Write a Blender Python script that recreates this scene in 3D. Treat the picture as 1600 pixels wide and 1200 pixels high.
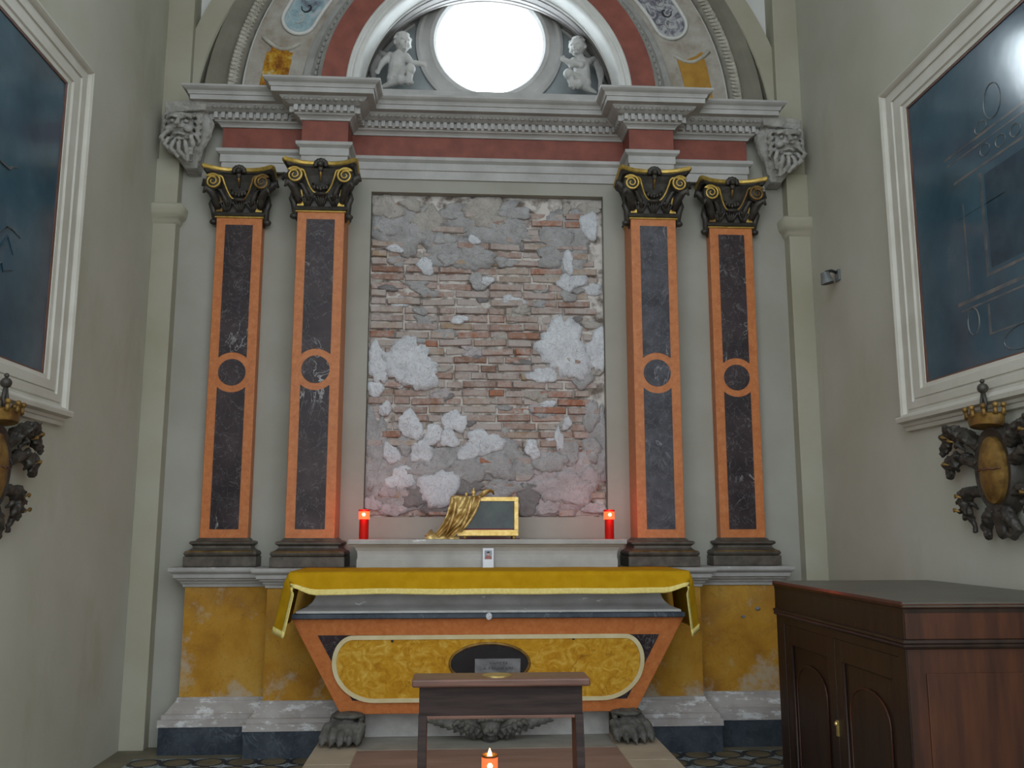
import bpy, bmesh, math, random
from mathutils import Vector, noise
PI = math.pi
SC = bpy.context.scene
COL = SC.collection
for o in list(bpy.data.objects): bpy.data.objects.remove(o)

# ------------------------------------------------------------------ camera
FPX = 1405.0
PITCH = math.atan(226/FPX)
YAW = math.atan(88/FPX*math.cos(PITCH))
cam_d = bpy.data.cameras.new('camera'); cam = bpy.data.objects.new('camera', cam_d); COL.objects.link(cam)
cam_d.sensor_fit = 'HORIZONTAL'; cam_d.sensor_width = 36.0; cam_d.lens = 36.0*FPX/1600
cam.location = (-0.225, -6.5, 1.405)
cam.rotation_euler = (PI/2+PITCH, 0, -YAW)
cam_d.clip_start = 0.05
SC.camera = cam
# ------------------------------------------------------------------ world: even daylight of the church beyond the chapel's open side
W = bpy.data.worlds.new('world'); SC.world = W; W.use_nodes = True
bg = W.node_tree.nodes['Background']; bg.inputs[0].default_value = (0.88, 0.955, 1.0, 1); bg.inputs[1].default_value = 2.5
OCULUS_EMIT = 17.0
SC.view_settings.view_transform = 'Standard'; SC.view_settings.look = 'None'
SC.view_settings.exposure = 0.0; SC.view_settings.gamma = 1.0; SC.view_settings.use_curve_mapping = False

FLOOR = -0.055
random.seed(7)

# ------------------------------------------------------------------ materials
class NT:
    def __init__(s, name):
        s.m = bpy.data.materials.new(name); s.m.use_nodes = True
        s.t = s.m.node_tree; s.n = s.t.nodes; s.l = s.t.links
        s.b = s.n['Principled BSDF']
        g = s.n.new('ShaderNodeNewGeometry'); s.pos = g.outputs['Position']
    def node(s, typ, **kw):
        n = s.n.new(typ)
        for k, v in kw.items(): setattr(n, k, v)
        return n
    def vec(s, scale=(1, 1, 1)):
        m = s.node('ShaderNodeMapping'); m.inputs['Scale'].default_value = scale
        s.l.new(s.pos, m.inputs['Vector']); return m.outputs[0]
    def noise(s, scale, detail=4, rough=.55, stretch=None, dist=0):
        n = s.node('ShaderNodeTexNoise'); n.inputs['Scale'].default_value = scale
        n.inputs['Detail'].default_value = detail; n.inputs['Roughness'].default_value = rough
        n.inputs['Distortion'].default_value = dist
        s.l.new(s.vec(stretch) if stretch else s.pos, n.inputs['Vector']); return n.outputs['Fac']
    def ramp(s, fac, stops, interp='LINEAR'):
        r = s.node('ShaderNodeValToRGB'); r.color_ramp.interpolation = interp
        e = r.color_ramp.elements
        while len(e) < len(stops): e.new(.5)
        for i, (p, c) in enumerate(stops):
            e[i].position = p; e[i].color = (c[0], c[1], c[2], 1) if not isinstance(c, (int, float)) else (c, c, c, 1)
        s.l.new(fac, r.inputs[0]); return r.outputs[0]
    def rng(s, fac, a, b, c=0, d=1):
        r = s.node('ShaderNodeMapRange'); s.l.new(fac, r.inputs[0])
        for i, v in enumerate((a, b, c, d)): r.inputs[i+1].default_value = v
        return r.outputs[0]
    def math(s, op, a, b=None):
        m = s.node('ShaderNodeMath', operation=op)
        for i, v in enumerate((a, b)):
            if v is None: continue
            if isinstance(v, (int, float)): m.inputs[i].default_value = v
            else: s.l.new(v, m.inputs[i])
        return m.outputs[0]
    def mix(s, fac, a, b):
        m = s.node('ShaderNodeMix', data_type='RGBA')
        for i, v in ((0, fac), (6, a), (7, b)):
            if isinstance(v, (int, float)): m.inputs[i].default_value = v
            elif isinstance(v, (tuple, list)): m.inputs[i].default_value = (*v[:3], 1)
            else: s.l.new(v, m.inputs[i])
        return m.outputs[2]
    def sep(s, axis):
        x = s.node('ShaderNodeSeparateXYZ'); s.l.new(s.pos, x.inputs[0]); return x.outputs[axis]
    def done(s, col, rough=.6, metal=0, bump=None, bstr=.3, bdist=.01, spec=.4, coat=0):
        if isinstance(col, (tuple, list)): s.b.inputs['Base Color'].default_value = (*col[:3], 1)
        else: s.l.new(col, s.b.inputs['Base Color'])
        if isinstance(rough, (int, float)): s.b.inputs['Roughness'].default_value = rough
        else: s.l.new(rough, s.b.inputs['Roughness'])
        s.b.inputs['Metallic'].default_value = metal
        s.b.inputs['Specular IOR Level'].default_value = spec
        s.b.inputs['Coat Weight'].default_value = coat
        s.b.inputs['Coat Roughness'].default_value = .12
        if bump is not None:
            bn = s.node('ShaderNodeBump'); bn.inputs['Strength'].default_value = bstr; bn.inputs['Distance'].default_value = bdist
            s.l.new(bump, bn.inputs['Height']); s.l.new(bn.outputs[0], s.b.inputs['Normal'])
        return s.m

def plain(name, c1, c2, scale=6, rough=.6, bstr=.15, bscale=60, metal=0, spec=.4, coat=0, detail=5, stretch=None, lo=.35, hi=.65):
    t = NT(name)
    return t.done(t.ramp(t.noise(scale, detail, stretch=stretch), [(lo, c1), (hi, c2)]), rough, metal, t.noise(bscale, 4, stretch=stretch), bstr, .006, spec, coat)

def marble(name, c1, c2, vein, vscale=3.0, width=.012, rough=.3, coat=.15, amount=.5):
    t = NT(name)
    base = t.ramp(t.noise(7, 6), [(.3, c1), (.7, c2)])
    n1 = t.noise(vscale, 5, .6, stretch=(1, 1, .55), dist=1.2)
    v = t.rng(t.math('ABSOLUTE', t.math('SUBTRACT', n1, .5)), 0, width, 1, 0)
    mask = t.rng(t.noise(2.7, 3), .5, .66, .05, 1)
    f = t.math('MULTIPLY', t.math('MULTIPLY', v, mask), amount)
    n2 = t.noise(vscale*3.3, 4, .6, dist=.8)
    v2 = t.math('MULTIPLY', t.rng(t.math('ABSOLUTE', t.math('SUBTRACT', n2, .5)), 0, width*1.2, 1, 0), amount*.22)
    return t.done(t.mix(t.math('MAXIMUM', f, v2), base, vein), rough, 0, None, spec=.25, coat=coat)

MT = {}
def build_materials():
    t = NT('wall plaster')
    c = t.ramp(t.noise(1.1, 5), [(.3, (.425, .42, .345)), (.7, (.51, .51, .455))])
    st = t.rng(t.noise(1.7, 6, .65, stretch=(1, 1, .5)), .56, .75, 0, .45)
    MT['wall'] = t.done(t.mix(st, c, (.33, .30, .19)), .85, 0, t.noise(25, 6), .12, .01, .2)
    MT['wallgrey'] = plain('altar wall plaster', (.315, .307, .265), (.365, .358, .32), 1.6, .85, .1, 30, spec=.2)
    MT['strip'] = plain('yellowed plaster', (.345, .325, .245), (.40, .385, .315), 1.5, .85, .1, 30, spec=.2)
    MT['white'] = plain('white plaster', (.62, .63, .62), (.70, .71, .70), 2, .8, .1, 30, spec=.2)
    MT['stone'] = plain('grey stone moulding', (.36, .355, .345), (.46, .455, .445), 5, .7, .2, 45, spec=.25)
    MT['stonedark'] = plain('grimy grey stone', (.27, .265, .25), (.36, .355, .34), 9, .75, .3, 45, spec=.2)
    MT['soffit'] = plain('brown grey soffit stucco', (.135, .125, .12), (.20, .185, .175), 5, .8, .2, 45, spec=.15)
    MT['olive'] = plain('olive grey plaster', (.175, .165, .135), (.235, .22, .18), 3, .85, .15, 40, spec=.15)
    MT['leafstone'] = plain('warm carved stucco', (.36, .34, .29), (.50, .475, .42), 14, .75, .3, 60, spec=.2)
    MT['carved'] = plain('carved limestone', (.25, .245, .225), (.40, .39, .37), 9, .8, .35, 55, spec=.2)
    MT['putto'] = plain('pale stucco', (.42, .415, .40), (.53, .525, .51), 8, .7, .15, 50, spec=.2)
    MT['red'] = plain('red painted stucco', (.18, .05, .036), (.245, .072, .05), 8, .6, .1, 50)
    t = NT('orange marble')
    c = t.ramp(t.noise(26, 6, .7), [(.3, (.42, .125, .035)), (.55, (.52, .175, .052)), (.75, (.58, .23, .085))])
    cr = t.math('MULTIPLY', t.rng(t.math('ABSOLUTE', t.math('SUBTRACT', t.noise(9, 5, .6, dist=1), .5)), 0, .006, 1, 0), .5)
    MT['orange'] = t.done(t.mix(cr, c, (.22, .07, .04)), .45, 0, None, spec=.35, coat=.05)
    MT['black'] = marble('black veined marble', (.018, .012, .015), (.05, .034, .038), (.55, .55, .55), 3.2, .010, .38, .03, .7)
    MT['blackblue'] = marble('blue black veined marble', (.022, .02, .028), (.075, .075, .09), (.45, .46, .50), 4.5, .02, .38, .05, .6)
    t = NT('yellow marble')
    c = t.ramp(t.noise(13, 6, .65, dist=1.4), [(.25, (.36, .15, .008)), (.5, (.55, .29, .02)), (.72, (.70, .47, .10))])
    cr = t.math('MULTIPLY', t.rng(t.math('ABSOLUTE', t.math('SUBTRACT', t.noise(2.3, 4, .55, dist=.6), .5)), 0, .004, 1, 0), .6)
    MT['yellow'] = t.done(t.mix(cr, c, (.20, .08, .01)), .32, 0, None, spec=.35, coat=.2)
    MT['cream'] = plain('cream marble band', (.62, .53, .30), (.70, .62, .40), 9, .4, .1, 50)
    t = NT('worn ochre paint')
    c = t.ramp(t.noise(3.5, 7, .65), [(.3, (.30, .13, .012)), (.5, (.42, .21, .02)), (.72, (.48, .28, .05))])
    z = t.sep('Z'); low = t.rng(z, .25, .85, .16, 0)
    wear = t.rng(t.math('ADD', t.noise(4.3, 8, .7), low), .62, .74, 0, .75)
    ck = t.math('MULTIPLY', t.rng(t.math('ABSOLUTE', t.math('SUBTRACT', t.noise(5.5, 6, .6, dist=.8), .5)), 0, .007, 1, 0), .6); c = t.mix(ck, c, (.20, .085, .02))
    br = t.rng(t.noise(2.1, 5, .6), .5, .68, 0, .6); c = t.mix(br, c, (.24, .12, .035))
    MT['ochre'] = t.done(t.mix(wear, c, (.42, .36, .28)), .7, 0, t.noise(30, 6), .2, .008, .25)
    MT['ochreplain'] = plain('ochre painted panel', (.33, .16, .02), (.42, .23, .035), 12, .7)
    MT['slate'] = marble('dark blue slate marble', (.020, .028, .042), (.055, .068, .085), (.22, .26, .28), 4, .02, .45, .05, .5)
    t = NT('flaking base stone')
    c = t.ramp(t.noise(6, 5), [(.3, (.32, .29, .27)), (.7, (.44, .42, .41))])
    fl = t.rng(t.noise(11, 9, .72, stretch=(.6, 1, 1.6)), .54, .60, 0, .85)
    MT['flake'] = t.done(t.mix(fl, c, (.66, .67, .68)), .7, 0, t.noise(14, 8, .7), .4, .01, .25)
    t = NT('chipped grey stone')
    c = t.ramp(t.noise(6, 5), [(.3, (.30, .29, .275)), (.7, (.42, .41, .40))])
    fl = t.rng(t.noise(16, 9, .7, stretch=(.5, 1, 1)), .64, .68, 0, .8)
    MT['chip'] = t.done(t.mix(fl, c, (.72, .73, .74)), .6, 0, t.noise(22, 8, .7), .3, .008, .3)
    MT['gold'] = plain('worn gilding', (.42, .27, .05), (.60, .42, .12), 25, .38, .2, 90, metal=.55)
    MT['goldbright'] = plain('bright gilding', (.62, .40, .10), (.80, .58, .22), 30, .35, .15, 90, metal=.5)
    MT['golddull'] = plain('dull gilding', (.12, .065, .018), (.32, .19, .05), 14, .5, .25, 90, metal=.4)
    MT['bronze'] = plain('dark bronze paint', (.022, .019, .016), (.055, .048, .04), 18, .45, .25, 70, spec=.4)
    MT['base'] = plain('dark patinated base', (.05, .04, .032), (.105, .088, .07), 14, .45, .25, 60)
    MT['cloth'] = plain('mustard altar cloth', (.42, .225, .004), (.49, .275, .008), 14, .85, .12, 300, spec=.1)
    MT['trim'] = plain('pale yellow braid', (.70, .56, .17), (.78, .66, .26), 60, .8, .3, 300, spec=.1)
    MT['wood'] = plain('dark walnut', (.022, .014, .013), (.042, .027, .024), 5, .6, .1, 60, stretch=(1, 12, 12), coat=0, spec=.2)
    MT['woodtop'] = plain('reddish walnut top', (.10, .045, .032), (.16, .075, .052), 5, .35, .1, 60, stretch=(1, 12, 12), coat=.2)
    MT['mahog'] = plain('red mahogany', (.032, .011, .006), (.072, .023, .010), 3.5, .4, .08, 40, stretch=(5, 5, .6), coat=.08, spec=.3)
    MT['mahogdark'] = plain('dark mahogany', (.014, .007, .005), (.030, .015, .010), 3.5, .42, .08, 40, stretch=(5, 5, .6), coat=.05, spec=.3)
    MT['cabtop'] = plain('worn dark tabletop', (.06, .053, .043), (.09, .08, .066), 4, .38, .05, 40, coat=.1)
    MT['brass'] = plain('brass', (.55, .40, .13), (.65, .50, .2), 20, .3, .05, 80, metal=.8)
    MT['frame'] = plain('cream painted frame', (.49, .475, .415), (.56, .55, .495), 4, .6, .1, 40)
    MT['framebrown'] = plain('brown inner fillet', (.10, .045, .035), (.15, .07, .05), 9, .5)
    t = NT('dark blue canvas')
    c = t.ramp(t.noise(2.2, 6, .6), [(.3, (.030, .066, .095)), (.6, (.050, .105, .145)), (.8, (.11, .165, .20))])
    MT['canvas'] = t.done(c, .14, 0, t.noise(7, 3), .05, .01, .5, coat=.3)
    MT['paintline'] = plain('faint painted brown line', (.060, .085, .105), (.16, .15, .135), 9, .16, .02, 30, spec=.5)
    MT['paintdark'] = plain('dark painted shade', (.022, .046, .068), (.034, .066, .092), 9, .16, .02, 30, spec=.5)
    MT['mortar'] = plain('old lime mortar', (.16, .13, .11), (.58, .54, .51), 13, .9, .9, 40, spec=.1, detail=9, lo=.36, hi=.56)
    t = NT('old brick')
    oi = t.node('ShaderNodeObjectInfo')
    c = t.ramp(oi.outputs['Random'], [(0, (.38, .12, .05)), (.12, (.42, .17, .09)), (.26, (.38, .24, .19)), (.5, (.40, .29, .25)), (.66, (.44, .33, .20)), (.78, (.36, .28, .25)), (.9, (.26, .15, .11)), (1, (.40, .20, .13))])
    c = t.mix(t.rng(t.noise(30, 6, .7), .35, .7, 0, .5), c, (.20, .11, .08))
    rb = t.math('MULTIPLY', t.math('FRACT', t.math('MULTIPLY', oi.outputs['Random'], 37.7)), .16)
    lime = t.rng(t.math('ADD', t.noise(9.5, 11, .82), rb), .46, .66, .02, .94)
    MT['brick'] = t.done(t.mix(lime, c, (.48, .425, .405)), .9, 0, t.noise(45, 8, .7), .9, .012, .1)
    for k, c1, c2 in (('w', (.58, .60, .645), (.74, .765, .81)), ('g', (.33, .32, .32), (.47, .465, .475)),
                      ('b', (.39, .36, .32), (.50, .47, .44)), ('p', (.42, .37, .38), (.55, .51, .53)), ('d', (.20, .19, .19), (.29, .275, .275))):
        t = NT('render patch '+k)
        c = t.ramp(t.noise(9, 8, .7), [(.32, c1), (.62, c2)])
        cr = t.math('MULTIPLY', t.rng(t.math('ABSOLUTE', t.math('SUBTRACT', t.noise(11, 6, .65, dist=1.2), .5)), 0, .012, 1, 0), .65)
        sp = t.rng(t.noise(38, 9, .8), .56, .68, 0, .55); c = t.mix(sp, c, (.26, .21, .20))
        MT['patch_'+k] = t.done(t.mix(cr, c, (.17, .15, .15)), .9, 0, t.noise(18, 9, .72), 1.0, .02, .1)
    MT['redplastic'] = plain('red candle plastic', (.50, .006, .004), (.58, .01, .006), 10, .3, .02, 30)
    for k, col, st in (('glow', (1.0, .085, .025), 2.3), ('flame', (1.0, .62, .22), 16.0), ('pane', (.80, .92, 1.0), OCULUS_EMIT)):
        t = NT('lit '+k); t.b.inputs['Emission Color'].default_value = (*col, 1); t.b.inputs['Emission Strength'].default_value = st
        MT[k] = t.done(col if k != 'pane' else (.8, .8, .8), .5)
    MT['darkglass'] = plain('dark glass', (.010, .012, .014), (.022, .026, .03), 5, .08, 0, 10, spec=.6, coat=.4)
    MT['greenglass'] = plain('greenish old glass', (.018, .026, .024), (.045, .06, .056), 9, .12, 0, 10, spec=.35, coat=.0)
    MT['velvet'] = plain('crimson velvet', (.13, .005, .03), (.2, .01, .05), 30, .9, .1, 200, spec=.1)
    MT['goldcloth'] = plain('gilded folded cloth', (.28, .15, .035), (.70, .50, .20), 16, .36, .4, 60, metal=.45)
    MT['paper'] = plain('white card', (.72, .74, .80), (.76, .78, .83), 20, .6, 0, 30)
    MT['ink'] = plain('dark ink', (.02, .02, .025), (.035, .035, .04), 20, .6, 0, 30)
    MT['inkred'] = plain('dull red print', (.28, .10, .09), (.34, .14, .12), 30, .6, 0, 30)
    MT['inkskin'] = plain('skin print', (.5, .36, .28), (.55, .4, .32), 30, .6, 0, 30)
    MT['inkblue'] = plain('grey blue print', (.24, .27, .33), (.32, .35, .42), 60, .6, 0, 30)
    MT['plaque'] = plain('grey metal plaque', (.16, .17, .18), (.30, .315, .33), 14, .35, .05, 60, metal=.3)
    MT['predella'] = plain('pale step stone', (.36, .30, .23), (.44, .37, .28), 5, .55, .12, 40)
    MT['predpink'] = plain('pinkish step slab', (.22, .135, .11), (.30, .19, .155), 4, .5, .12, 40, stretch=(.5, 3, 1))
    MT['predgrey'] = plain('grey step slab', (.22, .215, .19), (.29, .28, .25), 6, .6, .12, 40)
    MT['paw'] = plain('dark grey carved stone', (.045, .045, .04), (.115, .112, .10), 16, .6, .4, 60)
    MT['floor'] = plain('dim stone floor', (.13, .115, .08), (.19, .165, .11), 4, .6, .1, 30)
    MT['tiledark'] = plain('dark cement tile', (.020, .022, .026), (.045, .045, .048), 9, .5, .1, 40)
    MT['tilewhite'] = plain('pale blue tile inlay', (.22, .26, .28), (.32, .36, .38), 9, .5, .1, 40)
    MT['tileochre'] = plain('ochre brown tile inlay', (.12, .095, .055), (.19, .15, .085), 9, .5, .1, 40)
    t = NT('fresco grey ground')
    c = t.ramp(t.noise(5, 7, .65), [(.3, (.24, .195, .145)), (.46, (.34, .31, .27)), (.6, (.40, .38, .345)), (.75, (.44, .42, .39))])
    MT['fresco'] = t.done(c, .85, 0, t.noise(20, 6), .15, .01, .15)
    t = NT('fresco blue field')
    c = t.ramp(t.noise(9, 6, .65, dist=1.0), [(.30, (.13, .13, .17)), (.42, (.22, .30, .34)), (.54, (.30, .42, .46)), (.66, (.46, .45, .48))])
    MT['frescoblue'] = t.done(c, .85, 0, None, spec=.15)
    t = NT('fresco violet grey scrollwork')
    c = t.ramp(t.noise(10, 4, .6, dist=2.2), [(.38, (.12, .115, .145)), (.48, (.23, .23, .26)), (.56, (.42, .42, .43)), (.7, (.35, .35, .37))])
    MT['frescoviolet'] = t.done(c, .85, 0, None, spec=.15)
    t = NT('flaked yellow paint')
    c = t.ramp(t.noise(14, 6, .65), [(.38, (.20, .075, .015)), (.48, (.36, .16, .02)), (.56, (.48, .29, .03)), (.62, (.46, .38, .22)), (.70, (.50, .46, .38))])
    MT['flakeyellow'] = t.done(c, .8, 0, None, spec=.15)
    MT['lunette'] = plain('grey lunette plaster', (.25, .28, .29), (.33, .36, .37), 4, .8, .1, 40, spec=.2)
    MT['stucco'] = plain('pale stucco moulding', (.55, .55, .53), (.64, .64, .62), 6, .55, .1, 40, spec=.3)
    MT['metalgrey'] = plain('grey painted metal', (.12, .13, .135), (.18, .19, .195), 12, .4, .05, 60)
    MT['metaldark'] = plain('black metal', (.012, .012, .012), (.02, .02, .02), 12, .4, .05, 60)
build_materials()

# ------------------------------------------------------------------ mesh building
class MB:
    def __init__(s): s.v = []; s.f = []; s.mi = []
    def add(s, vs, fs, mi=0):
        b = len(s.v); s.v += [tuple(v) for v in vs]; s.f += [tuple(i+b for i in f) for f in fs]; s.mi += [mi]*len(fs); return s
    def box(s, x0, x1, y0, y1, z0, z1, mi=0):
        return s.add([(x0, y0, z0), (x1, y0, z0), (x1, y1, z0), (x0, y1, z0), (x0, y0, z1), (x1, y0, z1), (x1, y1, z1), (x0, y1, z1)],
                     [(3, 2, 1, 0), (4, 5, 6, 7), (0, 1, 5, 4), (1, 2, 6, 5), (2, 3, 7, 6), (3, 0, 4, 7)], mi)
    def loft(s, rings, closed=True, cap=(True, True), mi=0):
        n = len(rings[0]); vs = [p for r in rings for p in r]; fs = []
        for i in range(len(rings)-1):
            for j in range(n if closed else n-1):
                k = (j+1) % n
                fs.append((i*n+j, i*n+k, (i+1)*n+k, (i+1)*n+j))
        if cap[0]: fs.append(tuple(range(n-1, -1, -1)))
        if cap[1]: fs.append(tuple((len(rings)-1)*n+j for j in range(n)))
        return s.add(vs, fs, mi)
    def prism_xz(s, poly, y0, y1, mi=0):      # polygon in x,z, extruded in y
        return s.loft([[(x, y0, z) for x, z in poly], [(x, y1, z) for x, z in poly]], mi=mi)
    def prism_yz(s, poly, x0, x1, mi=0):
        return s.loft([[(x0, y, z) for y, z in poly], [(x1, y, z) for y, z in poly]], mi=mi)
    def prism_xy(s, poly, z0, z1, mi=0):
        return s.loft([[(x, y, z0) for x, y in poly], [(x, y, z1) for x, y in poly]], mi=mi)
    def sweep(s, path, prof, mi=0, ends=True):   # path in plan (x,y), profile (offset to the front, z); front lies on the right of the path going left to right = -y
        rings = []
        for i, (x, y) in enumerate(path):
            def nrm(a, b):
                dx, dy = b[0]-a[0], b[1]-a[1]; L = math.hypot(dx, dy); return (dy/L, -dx/L)
            if i == 0: n = nrm(path[0], path[1]); k = 1
            elif i == len(path)-1: n = nrm(path[-2], path[-1]); k = 1
            else:
                a, b = nrm(path[i-1], path[i]), nrm(path[i], path[i+1])
                n = (a[0]+b[0], a[1]+b[1]); L = math.hypot(*n); n = (n[0]/L, n[1]/L); k = 1/max(.2, n[0]*a[0]+n[1]*a[1])
            rings.append([(x+n[0]*k*o, y+n[1]*k*o, z) for o, z in prof])
        return s.loft(rings, closed=False, cap=(False, False), mi=mi)
    def ring(s, prof, c, a0, a1, n, closed=False, mi=0):     # profile (r, y) revolved about a y axis through c=(x,z)
        rings = []
        for i in range(n+1):
            a = a0+(a1-a0)*i/n
            rings.append([(c[0]+r*math.cos(a), y, c[1]+r*math.sin(a)) for r, y in prof])
        return s.loft(rings, closed=closed, cap=(closed, closed), mi=mi)
    def lathe(s, prof, c, n=24, mi=0):          # profile (r, z) about a vertical axis through c=(x,y,z)
        rings = [[(c[0]+r*math.cos(2*PI*j/n), c[1]+r*math.sin(2*PI*j/n), c[2]+z) for j in range(n)] for r, z in prof]
        return s.loft(rings, mi=mi)
    def tube(s, pts, rad, n=8, mi=0, flat=1.0, cap=True):
        pts = [Vector(p) for p in pts]; rings = []
        up = Vector((.13, 1, .21)).normalized()
        for i, p in enumerate(pts):
            t = (pts[min(i+1, len(pts)-1)]-pts[max(i-1, 0)]).normalized()
            a = t.cross(up)
            if a.length < 1e-4: a = t.cross(Vector((1, 0, 0)))
            a.normalize(); b = a.cross(t).normalized()
            r = rad[i] if isinstance(rad, (list, tuple)) else rad
            rings.append([p+a*r*math.cos(2*PI*j/n)+b*r*flat*math.sin(2*PI*j/n) for j in range(n)])
        return s.loft(rings, cap=(cap, cap), mi=mi)
    def ell(s, c, r, nu=14, nv=9, mi=0):
        r = (r, r, r) if isinstance(r, (int, float)) else r
        vs = [(c[0], c[1], c[2]-r[2])]; fs = []
        for i in range(1, nv):
            p = -PI/2+PI*i/nv
            for j in range(nu):
                a = 2*PI*j/nu; vs.append((c[0]+r[0]*math.cos(p)*math.cos(a), c[1]+r[1]*math.cos(p)*math.sin(a), c[2]+r[2]*math.sin(p)))
        vs.append((c[0], c[1], c[2]+r[2])); T = len(vs)-1
        for j in range(nu):
            k = (j+1) % nu
            fs.append((0, 1+k, 1+j)); fs.append((T, T-nu+j, T-nu+k))
            for i in range(nv-2): fs.append((1+i*nu+j, 1+i*nu+k, 1+(i+1)*nu+k, 1+(i+1)*nu+j))
        return s.add(vs, fs, mi)
    def grid(s, fn, nu, nv, mi=0):
        vs = [fn(i/nu, j/nv) for i in range(nu+1) for j in range(nv+1)]
        return s.add(vs, [(i*(nv+1)+j, (i+1)*(nv+1)+j, (i+1)*(nv+1)+j+1, i*(nv+1)+j+1) for i in range(nu) for j in range(nv)], mi)
    def mirror_x(s, cx=0):
        n = len(s.v); s.v += [(2*cx-x, y, z) for x, y, z in s.v]
        s.f += [tuple(i+n for i in reversed(f)) for f in list(s.f)]; s.mi += list(s.mi); return s
    def xform(s, fn): s.v = [tuple(fn(*v)) for v in s.v]; return s

ORG = {}
def mesh(mb, mats, org=(0, 0, 0), smooth=False, fix=True):
    me = bpy.data.meshes.new('mesh')
    me.from_pydata([(x-org[0], y-org[1], z-org[2]) for x, y, z in mb.v], [], mb.f)
    for m in (mats if isinstance(mats, (list, tuple)) else [mats]): me.materials.append(MT[m])
    me.polygons.foreach_set('material_index', mb.mi)
    if fix:
        bm = bmesh.new(); bm.from_mesh(me); bmesh.ops.recalc_face_normals(bm, faces=bm.faces); bm.to_mesh(me); bm.free()
    if smooth: me.shade_smooth() if smooth is True else me.shade_auto_smooth(smooth) if hasattr(me, 'shade_auto_smooth') else me.shade_smooth()
    return me
def link(name, data, parent=None, loc=None):
    o = bpy.data.objects.new(name, data); COL.objects.link(o)
    if parent: o.parent = parent
    if loc: o.location = loc
    return o
def tag(o, label=None, cat=None, group=None, kind=None):
    for k, v in (('label', label), ('category', cat), ('group', group), ('kind', kind)):
        if v: o[k] = v
    return o
def thing(name, loc, label, cat, group=None):
    o = link(name, None, None, loc); ORG[o.name] = Vector(loc); o.empty_display_size = .1
    return tag(o, label, cat, group)
def obj(name, mb, mats, parent=None, smooth=False, bevel=0, org=None, seg=2):
    """mesh given in world coordinates; its origin is its thing's base"""
    if parent: og = ORG[parent.name]
    else: og = Vector(org) if org else Vector((0, 0, 0))
    me = mesh(mb, mats, og, smooth is True)
    o = link(name, me, parent, None if parent else og)
    ORG[o.name] = og
    if bevel:
        b = o.modifiers.new('bevel', 'BEVEL'); b.width = bevel; b.segments = seg; b.limit_method = 'ANGLE'; b.angle_limit = math.radians(40)
    if smooth == 'auto':
        sm = o.modifiers.new('split', 'EDGE_SPLIT'); sm.split_angle = math.radians(35); me.shade_smooth()
    return o
def struct(name, mb, mats, parent=None, **k):
    o = obj(name, mb, mats, parent, **k)
    if not parent: tag(o, kind='structure')
    return o
_tex = {}
def sculpt(o, voxel=.008, smooth=3, disp=0, dscale=.03):
    r = o.modifiers.new('fuse', 'REMESH'); r.mode = 'VOXEL'; r.voxel_size = voxel; r.use_smooth_shade = True
    if smooth:
        m = o.modifiers.new('soften', 'SMOOTH'); m.factor = .5; m.iterations = smooth
    if disp:
        k = round(dscale, 4)
        if k not in _tex:
            _tex[k] = bpy.data.textures.new('clouds', 'CLOUDS'); _tex[k].noise_scale = dscale; _tex[k].noise_depth = 3
        d = o.modifiers.new('carve', 'DISPLACE'); d.texture = _tex[k]; d.strength = disp; d.mid_level = .5; d.texture_coords = 'LOCAL'
    return o
def text(name, body, size, loc, mat, parent, rot=(PI/2, 0, 0), depth=.0008):
    cu = bpy.data.curves.new(name, 'FONT'); cu.body = body; cu.size = size; cu.align_x = 'CENTER'; cu.align_y = 'CENTER'; cu.extrude = depth
    cu.materials.append(MT[mat]); tmp = bpy.data.objects.new('tmp', cu); COL.objects.link(tmp)
    dg = bpy.context.evaluated_depsgraph_get(); me = bpy.data.meshes.new_from_object(tmp.evaluated_get(dg))
    bpy.data.objects.remove(tmp)
    o = link(name, me, parent, Vector(loc)-ORG[parent.name]); o.rotation_euler = rot; ORG[o.name] = Vector(loc); return o

exec_order = []
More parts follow.
